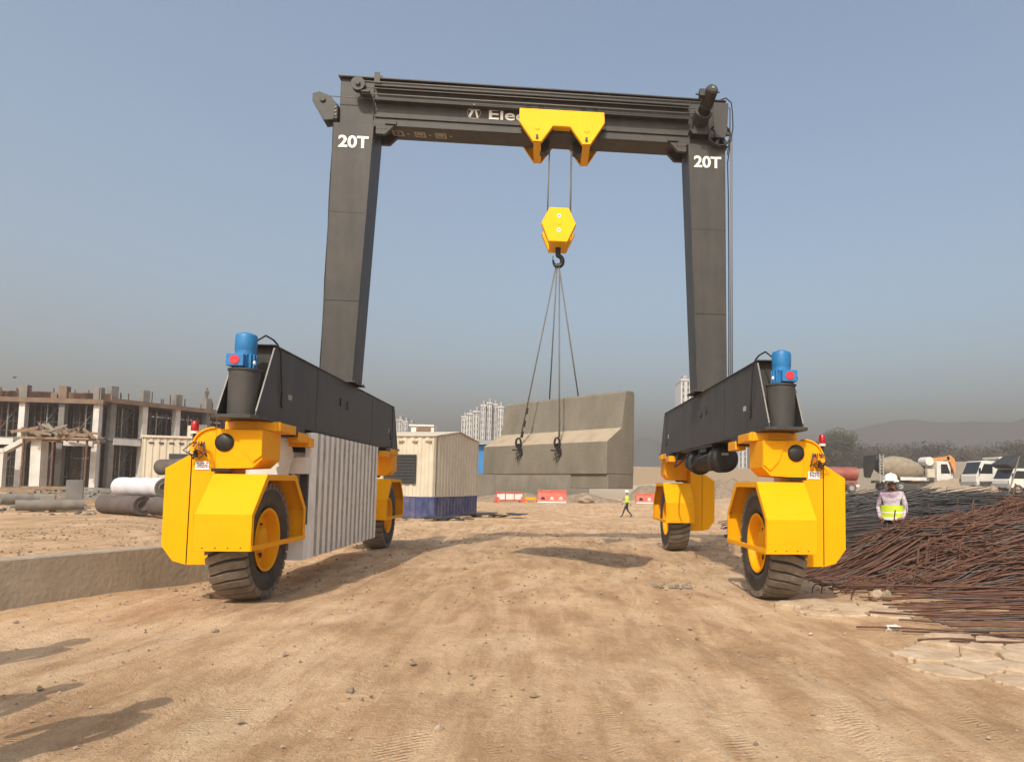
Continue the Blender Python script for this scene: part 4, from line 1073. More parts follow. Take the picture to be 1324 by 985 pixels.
# long timbers and site clutter before the building
rr = random.Random(9)
for i in range(26):
    px = rr.uniform(0, 180); py = rr.uniform(612, 640); Y = 16+(640-py)*.6; p = at(px, py, Y); L = rr.uniform(1.5, 4.5); a_ = rr.uniform(-.35, .35)
    mb = MB(); d = Vector((math.cos(a_), math.sin(a_), rr.uniform(-.06, .06)))
    p.z = H(p.x, p.y)+rr.uniform(.12, .55)
    mb.bar(p-d*L/2, p+d*L/2, rr.uniform(.1,.25), rr.uniform(.06, .18), ['timber', 'grey_concrete', 'grey_pipe', 'far_concrete'][i % 4])
    s_ = max(.1, p.z-H(p.x, p.y)); 
    for k in (-.35, .35):
        q = p+d*L*k; mb.b2((q.x-.08, q.y-.12, H(q.x, q.y)-.1), (q.x+.08, q.y+.12, q.z-.02), 'grey_concrete')
    tag(mb.build('stacked_beam'), 'precast beam or plank stored on blocks in the left yard before the building', 'beam', 'beams stored in the left yard')
rb = MB()
for k in range(150):
    px = rr.uniform(0, 190); py = rr.uniform(622, 664); 
    d = F*foc + RR*(px-662-124.39) - UU*(py-492.5-70.5); kk = (.43-cz)/d.z if d.z < 0 else 30; p = CP+d*kk
    if p.y > 40 or p.y < 3: continue
    r = rr.uniform(.04, .14); blob(rb, (p.x, p.y, H(p.x, p.y)+r*.2), r, rr.choice(['rubble', 'stone', 'grey_pipe', 'dark_fabric']), k, rough=.6, flat=.6)
for k in range(420):
    y = rr.uniform(-3.6, 5.5); x = -5.2-rr.random()*5-.0*y
    if kerb_s(x, y) < .4 and y < -1.6: continue
    r = rr.uniform(.008, .026); blob(rb, (x, y, H(x, y)+r*.3), r, rr.choice(['stone', 'pebble', 'rubble']), k, rough=.5, flat=.7)
tag(rb.build('rubble_scatter'), 'loose rubble and gravel on the raised ground at the left', 'rubble', kind='stuff')
pc = MB(); a, b_ = Vector((-6.4, -1.3, H(-6.4,-1.3)+.02)), Vector((-5.3, .3, H(-5.3,.3)+.02)); pc.bar(Vector((-6.2,.6,H(-6.2,.6)+.03)), Vector((-4.9,.9,H(-4.9,.9)+.03)), .25, .03, 'white_paint')
tag(pc.build('pale_board'), 'thin pale board lying flat on the raised ground left of the yellow housing', 'board')

def corr_box(name, mb_mats, p0, dx, dy, L1, L2, z0, z1, label, cat, pitch=.3, dep=.05):
    pass
# cream site cabin
def cabin(label, A, B, D, z0, z1, m_, parts):
    """A-B front bottom edge, depth vector D"""
    A, B, D = Vector(A), Vector(B), Vector(D); root = thing('site_cabin', label, 'site cabin', A)
    d = (B-A); L = d.length; d.normalize(); n_ = D.normalized(); o = Vector((0, 0, 0))
    def panel(p, dd, LL, nn, z0, z1, m_, nm, pitch=.28, dep=.035):
        mb = MB(); k = max(2, int(LL/pitch)); pts = []
        for i in range(k):
            for f, e in ((0, 0), (.45, 0), (.6, dep), (.88, dep)):
                q = p+dd*(LL*(i+f)/k)-nn*(-e); pts.append(q)
        pts.append(p+dd*LL); n = len(pts)
        vs = [Vector((q.x, q.y, z0)) for q in pts]+[Vector((q.x, q.y, z1)) for q in pts]
        q0, q1 = p+nn*.1, p+dd*LL+nn*.1
        vs += [Vector((q0.x,q0.y,z0)), Vector((q1.x,q1.y,z0)), Vector((q0.x,q0.y,z1)), Vector((q1.x,q1.y,z1))]
        fs = [(i, i+1, i+1+n, i+n) for i in range(n-1)]+[(2*n, 2*n+1, 2*n+3, 2*n+2)]+[list(range(n))+[2*n+1, 2*n], list(range(n, 2*n))+[2*n+3, 2*n+2]]+[(0, n, 2*n+2, 2*n), (n-1, 2*n-1, 2*n+3, 2*n+1)]
        mb.add(vs, fs, m_); return mb.build(nm, root)
    return root, panel, d, L, n_
# left cabin behind the pipes
A = at(182, 612, 22); A.z = H(A.x, 22)-.1; B = at(330, 612, 22.6)
A2, B2 = Vector((A.x, 22, 0)), Vector((B.x, 23.2, 0))
root, panel, d, L, _ = cabin('cream corrugated site cabin with a dark slot window behind the left bogie', A2, B2, (0, 3, 0), 0, 3.4, 'cream_sheet', 0)
nn = Vector((-d.y, d.x, 0)); A0 = Vector((0, 0, 0)); zt = 3.45
panel(A0, d, L, nn, A.z, zt, 'cream_sheet', 'front_wall'); panel(A0+nn*2.6, d, L, -nn, A.z, zt, 'cream_sheet', 'rear_wall')
mb = MB(); q = A0+nn*1.3; mb.box((q.x, q.y, (A.z+zt)/2), (.06, 2.6, zt-A.z), 'cream_sheet', Matrix.Rotation(math.atan2(nn.y, nn.x)-math.pi/2, 3, 'Z')); mb.build('side_wall', root)
mb = MB(); q = A0+nn*1.3+d*L/2; mb.box((q.x, q.y, zt+.05), (L+.1, 2.75, .1), 'cream_sheet', Matrix.Rotation(math.atan2(d.y, d.x), 3, 'Z')); mb.build('roof', root)
mb = MB(); q = d*1.6; mb.box((q.x, q.y-.01, 2.58), (.95, .09, .24), 'louver', Matrix.Rotation(math.atan2(d.y, d.x), 3, 'Z')); mb.build('window_slot', root)
mb = MB()
for k in range(9): q = d*(.35+k*.42); mb.box((q.x, q.y-.01, 3.2), (.2, .08, .06), 'louver', Matrix.Rotation(math.atan2(d.y, d.x), 3, 'Z'))
build_each(mb, 'vent', root)
mb = MB(); q = d*2.2; mb.box((q.x, q.y+.5, zt+.4), (.75, .5, .6), 'grey_concrete'); mb.cyl((q.x-.45,q.y+.45,zt+.1),(q.x-.45,q.y+.45,zt+.65),.16,'cream_sheet',16); mb.build('roof_tank', root)

# generator cabin with navy skirt, right of the left bogie
A2 = Vector((-4.18, 17.0, 0)); ax = Vector((.30, .954, 0)).normalized(); bx = Vector((-ax.y, ax.x, 0))
if bx.x > 0: bx = -bx
root = thing('generator_cabin', 'cream corrugated generator cabin on a navy blue skirt with a black louvre', 'cabin', A2)
gz0 = H(-4.2, 17)-.02
def gpanel(p, dd, LL, outn, z0, z1, m_, nm, pitch=.3, dep=.05, gable=0):
    mb = MB(); k = int(LL/pitch); pts = []; ts_ = []
    for i in range(k):
        for f, e in ((0, 0), (.42, 0), (.58, -dep), (.86, -dep)): pts.append(p+dd*(LL*(i+f)/k)+outn*e); ts_.append((i+f)/k)
    pts.append(p+dd*LL); ts_.append(1); n = len(pts); top = [z1+gable*(1-abs(2*t_-1)) for t_ in ts_]
    ins = [p+dd*(LL*t_)-outn*.12 for t_ in ts_]
    vs = [Vector((q.x,q.y,z0)) for q in pts]+[Vector((q.x,q.y,z)) for q, z in zip(pts, top)]+[Vector((q.x,q.y,z0)) for q in ins]+[Vector((q.x,q.y,z)) for q, z in zip(ins, top)]
    fs = []
    for i in range(n-1): fs += [(i,i+1,i+1+n,i+n),(2*n+i,2*n+i+1,3*n+i+1,3*n+i),(i+n,i+n+1,3*n+i+1,3*n+i),(i,i+1,2*n+i+1,2*n+i)]
    fs += [(0,n,3*n,2*n),(n-1,2*n-1,4*n-1,3*n-1)]
    mb.add(vs, fs, m_); return mb.build(nm, root)
O = Vector((0, 0, 0)); LR, LF = 4.55, 8.0
gpanel(O, ax, LR, -bx, .92, 3.44, 'cream_sheet', 'side_wall', gable=.32)
gpanel(O, bx, LF, -ax, .92, 3.44, 'cream_sheet', 'front_wall', .34, .04)
gpanel(O+bx*LF, ax, LR, bx, .92, 3.44, 'cream_sheet', 'side_wall', gable=.32)
gpanel(O+ax*LR, bx, LF, ax, .92, 3.44, 'cream_sheet', 'rear_wall')
gpanel(O+ax*.05-bx*.0, ax, LR-.1, -bx, gz0, .905, 'navy_sheet', 'side_skirt', .3, .05)
gpanel(O+bx*.02, bx, LF, -ax, gz0, .905, 'navy_sheet', 'front_skirt', .55, .06)
mb = MB()
for s_ in (0, 1):
    e0, e1 = (O+ax*(LR*s_)), (O+ax*LR/2)
    q0 = e0-bx*.06+(-ax if s_ == 0 else ax)*.06
    vs = [q0+Vector((0,0,3.45)), q0+bx*(LF+.12)+Vector((0,0,3.45)), e1+bx*(LF+.06)+Vector((0,0,3.78)), e1-bx*.06+Vector((0,0,3.78))]
    vs2 = [v+Vector((0,0,.03)) for v in vs]; mb.add(vs+vs2, [(3,2,1,0),(4,5,6,7),(0,1,5,4),(1,2,6,5),(2,3,7,6),(3,0,4,7)], 'cream_sheet')
mb.build('roof', root)
mb = MB(); rot = Matrix.Rotation(math.atan2(-bx.y, -bx.x), 3, 'Z')
q = bx*1.62-ax*.03; mb.box((q.x,q.y,2.06), (1.45,.08,1.22), 'louver', rot)
for k in range(9): qq = q-ax*.05; mb.box((qq.x,qq.y,1.52+k*.135), (1.40,.05,.03), 'grey_paint', rot)
mb.build('louvre', root)
mb = MB()
for k in range(8): qq = bx*(.35+k*.62)-ax*.01; mb.box((qq.x,qq.y,3.22),(.26,.06,.07),'timber',rot)
build_each(mb, 'vent', root)
# debris in front of it
for i, (x, y, lab) in enumerate(((-3.6, 15.6, 'crumpled black sheeting on the dirt at the corner of the navy skirt'), (-6.6, 16.0, 'small pile of pale scrap boards before the navy skirt'), (-2.2, 18.4, 'dark scrap strip lying on the dirt right of the generator cabin'))):
    mb = MB(); rr2 = random.Random(60+i); rt = thing('scrap_pile', lab, 'scrap')
    for k in range(16):
        xx, yy = x+rr2.gauss(0, .55), y+rr2.gauss(0, .25); zz = H(xx, yy)
        mb.box((xx, yy, zz+.06+rr2.random()*.12), (rr2.uniform(.3, .9), rr2.uniform(.15, .4), .03), [('louver'), ('white_paint' if i == 1 and k % 2 else 'dark_fabric'), 'louver'][i], Matrix.Rotation(rr2.uniform(0, 3), 3, 'Z') @ Matrix.Rotation(rr2.uniform(-.3, .3), 3, 'X'))
    build_each(mb, 'sheet', rt)

# cabin far behind with brown panel (on the roofline of the generator cabin)
p = at(547, 600, 42); q = at(547, 550, 42)
root = thing('water_tank_cabin', 'small white framed box with brown panel showing above the generator cabin roof', 'cabin', (p.x, 42, H(p.x, 42)))
hh = q.z-H(p.x, 42); mb = MB(); mb.b2((-.85,-.8,0),(.85,.8,hh-.12),'white_paint'); mb.build('wall', root)
mb = MB(); mb.b2((-1.0,-.9,hh-.12),(.85,.9,hh),'white_paint'); mb.build('roof', root)
mb = MB(); mb.b2((-.45,-.86,hh-1.15),(.62,-.82,hh-.2),'brown_form'); mb.build('panel', root)

# blue shed, boundary wall and earth mound behind the hanging barrier
def boxthing(name, label, cat, parts, loc):
    r_ = thing(name, label, cat, loc)
    for nm, a_, b2_, m_ in parts: mb = MB(); mb.b2(a_, b2_, m_); mb.build(nm, r_, bevel=.01)
    return r_
boxthing('blue_shed', 'bright blue sheet shed with grey roof behind the hanging barrier', 'shed', [('wall',(-2.3,0,0),(4.0,6,4.95),'sky_blue_sheet'),('wall_panel',(-2.9,.05,0),(-2.31,6,4.9),'grey_sheet')], (-3.55, 50, 0))
mb = MB(); mb.add([(-6.6,49.4,4.97),(1.2,49.4,4.97),(1.2,57,5.6),(-6.6,57,5.6),(-6.6,49.4,5.1),(1.2,49.4,5.1),(1.2,57,5.75),(-6.6,57,5.75)], [(3,2,1,0),(4,5,6,7),(0,1,5,4),(1,2,6,5),(2,3,7,6),(3,0,4,7)], 'grey_sheet')
ro = mb.build('roof'); sh_ = [o for o in bpy.data.objects if o.name == 'blue_shed'][0]; ro.parent = sh_; ro.location = -sh_.location
mb = MB(); mb.b2((-6.2,48.2,-1),(4.35,48.5,2.35),'concrete')
for k in range(6): mb.b2((-5.8+k*1.9,48.15,-1),(-5.68+k*1.9,48.2,2.33),'concrete')
tag(mb.build('boundary_wall'), 'plain grey concrete wall behind the hanging barrier and the mound', 'wall')
def mound(name, label, c, rx, ry, h, m_, seed, cat='mound', kind=None):
    mb = MB(); n = 36; rws = 10; vs = []
    for j in range(rws+1):
        f = j/rws
        for i in range(n):
            a = 2*math.pi*i/n; k = 1+.22*noise.noise(Vector((math.cos(a)*1.6, math.sin(a)*1.6, seed)))
            x = c[0]+rx*f*k*math.cos(a); y = c[1]+ry*f*k*math.sin(a)
            z = H(x, y)-.05+h*(1-f*f)**1.1*(1+.35*noise.noise(Vector((x*.9, y*.9, seed))))+.06*h*noise.noise(Vector((x*4, y*4, seed)))
            vs.append((x, y, z))
    mb.add(vs, [(j*n+i, j*n+(i+1) % n, (j+1)*n+(i+1) % n, (j+1)*n+i) for j in range(rws) for i in range(n)], m_, True)
    return tag(mb.build(name), label, cat)
mound('earth_mound', 'low rough bank of earth and rubble at the foot of the grey wall', (-2.2, 46.8), 4.4, 1.1, .75, 'rubble', 1)
mound('earth_mound', 'rubble bank below the hanging barrier right end behind the barricades', (3.6, 47.2), 4.0, 1.1, .7, 'rubble', 2)
mound('earth_mound', 'brownish earth heap left of the right rear bogie', (11.6, 60), 3.5, 3, 1.5, 'rubble', 5)
mound('earth_mound', 'broad brown earth heap seen between the two right bogies', (20.5, 62), 5, 3, 1.8, 'rubble', 6)
p = at(785, 652, 33)
# barricades
def barricade(label, px0, px1, pyt, pyb, Y, style, tilt=0):
    a, b_ = at(px0, pyb, Y), at(px1, pyb, Y+tilt); z = H((a.x+b_.x)/2, Y); top = at(px0, pyt, Y).z
    root = thing('barricade', label, 'barricade', ((a.x+b_.x)/2, Y, z), 'barricades across the yard'); L = (Vector((b_.x, b_.y, 0))-Vector((a.x, a.y, 0))).length; hh = top-z
    root.rotation_euler.z = math.atan2(b_.y-a.y, b_.x-a.x)
    if style == 'frame':
        mb = MB(); 
        for x in (-L/2, -L/6, L/6, L/2): mb.bar((x,0,.15),(x,0,hh),.07,.07,'red_plastic')
        for z_ in (hh-.05, .18): mb.bar((-L/2,0,z_),(L/2,0,z_),.07,.1,'red_plastic')
        mb.build('frame', root)
        mb = MB(); mb.b2((-L/2+.05,-.02,.25),(L/2-.05,.02,hh-.2),'white_sheet'); mb.build('mesh_panel', root)
        mb = MB()
        for x in (-L/2+.08, L/2-.08): mb.prism([(-.45,0),(.45,0),(.1,.45),(-.1,.45)], x-.1, x+.1, 'red_plastic', 'X')
        build_each(mb, 'foot', root)
    else:
        mb = MB(); mb.prism([(-.28,0),(.28,0),(.25,.15),(.12,hh-.25),(.14,hh),(-.14,hh),(-.12,hh-.25),(-.25,.15)], -L/2, L/2, 'red_plastic', 'X'); mb.build('body', root, bevel=.02)
        mb = MB()
        for k in range(3): x = -L/2+L*(k+.6)/3.2; mb.cyl((x,-.245,.33),(x,-.10,.36),.15,'white_paint' if k else 'louver',16)
        build_each(mb, 'fork_hole', root)
        mb = MB(); mb.b2((-L/2,-.24,.0),(L/2,-.285,.12),'white_paint'); mb.build('base_strip', root)
    return root
barricade('red framed barricade with white mesh, leftmost before the earth bank', 642, 676, 635, 652, 44.0, 'frame', 1.2)
barricade('red plastic barrier with round holes in the middle before the earth bank', 695, 732, 633, 650, 44.5, 'block')
barricade('faded red and white barrier left of the right rear wheel', 822, 856, 637, 650, 46, 'block')
mb = MB(); p = at(686, 650, 44.8); z = H(p.x, 44.8); mb.b2((p.x-.45,44.6,z+.22),(p.x+.45,45,z+.42),'orange_paint'); mb.b2((p.x-.4,44.7,z),(p.x-.28,44.9,z+.22),'orange_paint'); mb.b2((p.x+.28,44.7,z),(p.x+.4,44.9,z+.22),'orange_paint')
tag(mb.build('small_trestle'), 'low yellow trestle between the two red barricades', 'trestle')
for i, (px, py, w_, lab) in enumerate(((758, 650, 1.3, 'pale concrete lump lying before the wall below the hanging barrier'), (846, 645, .6, 'broken grey pipe ring beside the right rear wheel'))):
    p = at(px, py, 45.5+i*1.5); mb = MB(); blob(mb, (p.x, p.y, H(p.x, p.y)+.25), w_*.5, 'stone', i+9, rough=.5, flat=.5); tag(mb.build('concrete_lump'), lab, 'lump')

# ---------------------------------------------------------------- unfinished building on the left
def unfinished(label, A, B, depth, nb, cols_white, zs, root_name='unfinished_building', red=False):
    A, B = Vector(A), Vector(B); root = thing(root_name, label, 'building', A); d = (B-A); L = d.length; d.normalize(); n_ = Vector((-d.y, d.x, 0))
    if n_.y < 0: n_ = -n_
    rot = Matrix.Rotation(math.atan2(d.y, d.x), 3, 'Z')
    def bx3(a, depth_, z, dims, m_, nm):
        mb = MB(); q = d*a+n_*depth_; mb.box((q.x, q.y, z), dims, m_, rot); return mb.build(nm, root)
    z1, z2 = zs
    for zz, nm in ((z1, 'floor_slab'), (z2, 'floor_slab')):
        bx3(L/2, depth/2, zz, (L, depth, .3), 'grey_concrete' if zz == z1 else 'brown_form', nm)
    for k in range(nb+1):
        for r_ in range(3):
            a = min(L-.3, max(.3, L*k/nb)); m_ = 'white_concrete' if (r_ == 0 and cols_white[k % len(cols_white)]) else 'grey_concrete'
            for (za, zb) in ((-.5, z1-.2), (z1+.15, z2-.2)): bx3(a, .35+r_*depth/2.3, (za+zb)/2, (.40, .5, zb-za), m_, 'column')
            if r_ == 0: bx3(a, .35, z2+.55, (.55, .55, 1.1), 'grey_concrete' if not red or k % 2 else 'brown_form', 'column_stub')
    for k in range(nb):
        if cols_white[(k+1) % len(cols_white)]: bx3(L*(k+.5)/nb, .1, z1-.2, (L/nb-.7, .3, .5), 'white_concrete', 'edge_beam')
    bx3(L/2, -.1, z2-.05, (L+.6, .2, .35), 'brown_form', 'edge_formwork')
    rr3 = random.Random(len(label)); mb = MB()
    for k in range(int(L*2.2)):
        a = rr3.uniform(0, L); q = d*a+n_*rr3.uniform(0, .6); hh = rr3.uniform(.3, .9); mb.box((q.x, q.y, z2+.15+hh/2), (.06, .06, hh), 'rust', rot)
    if red:
        for k in range(30): a = rr3.uniform(0, L); q = d*a+n_*.2; mb.box((q.x, q.y, z2+.35), (rr3.uniform(.5, 2.2), .06, rr3.uniform(.3, .6)), rr3.choice(['timber', 'brown_form', 'rust']), rot)
    mb.build('starter_bars', root)
    return root, d, n_, L
def scaffold(label, base, d, n_, a0, a1, z0, z1, dep, grp):
    root_l = base; mb = MB(); L = a1-a0; k = max(4, int(L/.8)); rows = 3
    for r_ in range(rows):
        for i in range(k+1):
            q = base+d*(a0+L*i/k)+n_*(dep+r_*1.5); mb.tube([(q.x,q.y,z0),(q.x,q.y,z1)], .045, ('dark_steel', 'grey_sheet', 'rust')[(i*2+r_) % 3], 4, smooth=False)
        zz = z0+.5
        while zz < z1:
            a_, b2_ = base+d*a0+n_*(dep+r_*1.5), base+d*a1+n_*(dep+r_*1.5)
            mb.tube([(a_.x,a_.y,zz),(b2_.x,b2_.y,zz)], .035, 'dark_steel', 4, smooth=False); zz += .72
    q0, q1 = base+d*a0+n_*dep, base+d*a1+n_*dep
    mb.tube([(q0.x,q0.y,z0),(q1.x,q1.y,z1)], .035, 'grey_pipe', 4)
    tag(mb.build('scaffolding'), label, 'scaffolding', grp)
base1 = Vector((-47, 43, 0)); end1 = Vector((-33.6, 44, 0))
r1, d1, n1, L1 = unfinished('unfinished concrete building with brown formwork and white columns, left wing', base1, end1, 9, 5, [1, 0, 1, 1, 0, 1], (4.35, 7.35), red=True)
base2 = Vector((-33.4, 45, 0)); end2 = Vector((-25.5, 60.0, 0))
r2, d2, n2, L2 = unfinished('unfinished concrete building with bright white columns, wing receding behind the cabin', base2, end2, 9, 6, [0, 1, 1, 0, 1, 1, 1], (4.55, 7.6))
if n2.x > 0: pass
zs_ = [(.3, 4.15), (4.5, 7.1)]
for w_, (bs, dd, nn_, LL, nb) in enumerate(((base1, d1, n1, L1, 5), (base2, d2, n2, L2, 6))):
    for k in range(nb):
        for f, (za, zb) in enumerate(zs_):
            scaffold('steel tube scaffolding on the %s floor of the %s, bay %s' % (('ground', 'upper')[f], ('left wing', 'receding wing')[w_], ('nearest the left edge', 'second from the left', 'third from the left', 'fourth from the left', 'fifth from the left', 'sixth from the left')[k]), bs, dd, nn_, LL*k/nb+.5, LL*(k+1)/nb-.5, za, zb, .8, 'scaffolding bays in the unfinished building')
# dark back walls inside the building (stored shuttering)
for bs, dd, nn_, LL, r_ in ((base1, d1, n1, L1, r1), (base2, d2, n2, L2, r2)):
    mb = MB(); rot = Matrix.Rotation(math.atan2(dd.y, dd.x), 3, 'Z'); q = dd*LL/2+nn_*7.5
    mb.box((q.x, q.y, 3.6), (LL, .2, 7.2), 'brown_form', rot); mb.build('rear_shuttering', r_)
# white stair beam
mb = MB(); Yb = 42.2
pts = [at(0, 583, Yb), at(8, 582, Yb), at(36, 567, Yb), at(56, 567, Yb)]
for i in range(3): mb.bar(pts[i], pts[i+1], .5, .32, 'white_concrete')
mb.bar(at(52, 566, Yb), Vector((at(50, 610, Yb).x, Yb, .3)), .8, .7, 'white_concrete')
mb.bar(pts[0], Vector((pts[0].x, Yb, .3)), .8, .4, 'white_concrete')
tag(mb.build('stair_beam'), 'white concrete stair stringer climbing in front of the left wing', 'stair')
mb = MB(); rr = random.Random(31); c0 = at(72, 555, 41.8)
for k in range(70):
    q = c0+Vector((rr.gauss(0, .95), rr.gauss(0, .5), rr.gauss(-.3, .22))); a_ = rr.gauss(-.3, .55); hl = rr.uniform(.2, .75); mb.bar(q-Vector((math.cos(a_), .1, math.sin(a_)))*hl, q+Vector((math.cos(a_), .1, math.sin(a_)))*hl, .12, rr.uniform(.05, .22), rr.choice(['timber', 'timber', 'brown_form', 'far_concrete']))
mb.b2((c0.x-2.2, 41.3, c0.z-.75), (c0.x+2.6, 43.2, c0.z-.6), 'timber')
for dx in (-2, 0, 2.3): mb.b2((c0.x+dx, 41.5, .3), (c0.x+dx+.12, 41.6, c0.z-.7), 'rust')
tag(mb.build('timber_platform'), 'heap of brown timber boards on a platform in front of the left wing', 'timber')

# ---------------------------------------------------------------- far right: trucks, excavator, wall
def wheel_mb(mb, c, r, w_, m_='rubber_far'):
    mb.cyl((c[0], c[1]-w_/2, c[2]), (c[0], c[1]+w_/2, c[2]), r, m_, 20)
def wheels(root, xs_, r, half, w_=.35):
    for x in xs_:
        for s_ in (-1, 1):
            mb = MB(); mb.lathe([(r*.55,-w_/2),(r*.95,-w_/2),(r,-w_*.35),(r,w_*.35),(r*.95,w_/2),(r*.55,w_/2)], (x, s_*half, r), (0,1,0), 'rubber_far', 24)
            mb.cyl((x, s_*half-w_*.4, r), (x, s_*half+w_*.4, r), r*.56, 'grey_sheet', 16); mb.build('wheel', root)
def cab(root, x0, x1, z0, z1, half, m_='white_paint', front=1):
    """front=+1: windscreen at x1, -1: at x0"""
    f = front; xa, xb = (x0, x1) if f > 0 else (x1, x0)
    L = abs(x1-x0); mb = MB()
    P_ = [(xa, z0), (xa, z1), (xa+f*L*.72, z1+.02), (xb-f*.1, z1-.55*(z1-z0)), (xb, z1-.6*(z1-z0)), (xb, z0)]
    mb.prism(P_, -half, half, m_); c = mb.build('cab', root, bevel=.05)
    mb = MB()
    for s_ in (-1, 1):
        y = s_*(half+.006); zc = z1-.30*(z1-z0)
        mb.prism([(xa+f*L*.25, zc-.22*(z1-z0)), (xa+f*L*.25, z1-.12*(z1-z0)), (xa+f*L*.64, z1-.12*(z1-z0)), (xa+f*L*.82, zc-.22*(z1-z0))], y-.01, y+.01, 'glass_dark')
    q = Vector((xa+f*L*.80, 0, z1-.30*(z1-z0)))
    mb.bar((xa+f*(L*.735), 0, z1-.04*(z1-z0)), (xb-f*.105, 0, z1-.52*(z1-z0)), half*1.8, .05, 'glass_dark')
    build_each(mb, 'cab_window', root)
    mb = MB(); mb.box((xb+f*.04, 0, z0+.18), (.16, half*2, .36), 'grey_sheet'); mb.build('bumper', root)
    mb = MB(); mb.box((xb-f*.25, -half-.18, z1-.4*(z1-z0)), (.08, .2, .5), 'glass_dark'); mb.build('mirror', root)
# mixer
gzm = 1.32
mx = thing('concrete_mixer_truck', 'dusty beige concrete mixer truck with white cab behind the dark bars', 'mixer truck', (36.2, 62, 1.30))
mb = MB(); dr = [(.0,-.02),(.55,0),(.75,.25),(1.28,1.7),(1.36,2.6),(1.30,3.6),(.95,4.8),(.6,5.3),(0,5.32)]
mb.lathe(dr, (.9,0,2.85), (1,0,-.14), 'mixer_drum', 36, ['black_steel','black_steel','mixer_drum','mixer_drum','mixer_drum','mixer_drum','mixer_drum','mixer_drum']); mb.build('drum', mx)
mb = MB(); mb.prism([(-.2,3.85),(.7,3.95),(.6,2.9),(.35,2.2),(.0,1.4),(-.2,1.6),(-.25,2.8)], -.6, .6, 'black_steel'); mb.build('chute', mx)
mb = MB()
for x in (.95, 1.35): mb.bar((x,-.9,.9),(x,-.9,4.0),.08,.1,'grey_sheet')
for k in range(9): mb.bar((.95,-.9,1.1+k*.33),(1.35,-.9,1.1+k*.33),.06,.06,'grey_sheet')
mb.build('ladder', mx)
mb = MB(); mb.b2((.6,-.55,.85),(8.9,.55,1.15),'rubber_far'); mb.b2((3.2,-1.1,1.2),(6.2,-1.0,1.55),'white_paint'); mb.b2((6.3,-.6,1.15),(6.8,.6,2.4),'white_paint'); mb.build('chassis', mx)
mb = MB(); mb.cyl((6.75,-.8,3.35),(6.75,.8,3.35),.48,'white_paint',20); mb.b2((6.3,-1.1,1.55),(7.2,-.4,2.5),'cream_sheet'); mb.build('water_tank', mx)
cab(mx, 7.35, 9.2, .75, 3.35, 1.2, front=1); wheels(mx, (1.9, 3.2, 8.3), .52, 1.0)
# orange excavator
ex = thing('excavator', 'orange excavator with folded boom behind the mixer cab', 'excavator', (45.5, 70, 1.3))
mb = MB(); mb.b2((-1.8,-1.2,1.1),(1.6,1.2,2.4),'excavator_orange'); mb.build('house', ex, bevel=.1)
mb = MB(); mb.b2((.3,-1.2,2.4),(1.6,-.1,3.4),'glass_dark'); mb.b2((.28,-1.22,3.38),(1.62,-.08,3.46),'excavator_orange'); mb.build('cab', ex)
for s_ in (-1, 1):
    mb = MB(); mb.prism([(-2,.3),(-1.7,0),(1.7,0),(2,.3),(2,.6),(1.7,.9),(-1.7,.9),(-2,.6)], s_*1.1-.3, s_*1.1+.3, 'rubber_far'); mb.build('track', ex)
mb = MB(); mb.bar((1.2,0,2.2),(2.5,0,3.9),.4,.5,'excavator_orange'); mb.bar((2.4,0,3.85),(5.0,0,4.15),.36,.45,'excavator_orange'); mb.build('boom', ex)
mb = MB(); mb.prism([(4.6,4.4),(5.2,4.5),(5.7,4.0),(5.9,2.3),(5.6,2.3),(5.1,3.6),(4.7,3.9)], -.18, .18, 'excavator_orange'); mb.build('stick', ex, bevel=.03)
mb = MB(); mb.prism([(5.4,2.3),(6.0,2.3),(6.1,1.5),(5.7,.9),(5.1,1.3)], -.5, .5, 'far_concrete'); mb.build('bucket', ex)
# white dump truck facing left
dt = thing('dump_truck', 'white tipper truck facing left with dark windows before the beige wall', 'truck', (41.6, 52, 1.28))
cab(dt, 0, 2.2, .7, 3.05, 1.25, front=-1); wheels(dt, (1.3, 5.6, 6.9), .52, 1.05)
mb = MB(); mb.b2((.3,-1.28,.35),(2.3,-1.22,1.1),'rubber_far'); mb.b2((2.2,-.5,.8),(8,.5,1.1),'rubber_far'); mb.build('chassis', dt)
mb = MB(); mb.prism([(2.6,1.15),(2.6,3.1),(2.3,3.35),(2.3,3.45),(3.0,3.5),(8,3.3),(8.2,1.15)], -1.25, 1.25, 'white_paint'); 
for k in range(7): mb.b2((3+k*.75,-1.31,1.2),(3.1+k*.75,-1.25,3.2),'white_paint')
mb.build('tipper_body', dt)
mb = MB(); mb.cyl((2.42,-.9,1.2),(2.42,-.9,3.0),.12,'rubber_far',12); mb.build('exhaust', dt)
# second truck with black body at the right edge
d2_ = thing('dump_truck', 'white truck with black slanting tarpaulin body at the right edge of the picture', 'truck', (40.9, 46.5, H(42, 46.5)-.05))
cab(d2_, .2, 2.2, .7, 2.4, 1.2, front=-1); wheels(d2_, (1.0, 5.2), .5, 1.05)
mb = MB(); mb.prism([(.0,2.75),(1.4,3.6),(7,3.8),(7,1.6),(2.5,1.5),(2.5,2.45),(.6,2.45)], -1.2, 1.2, 'dark_tarp'); mb.build('covered_body', d2_, bevel=.04)
mb = MB(); mb.b2((2.2,-.5,.8),(7,.5,1.1),'rubber_far'); mb.build('chassis', d2_)
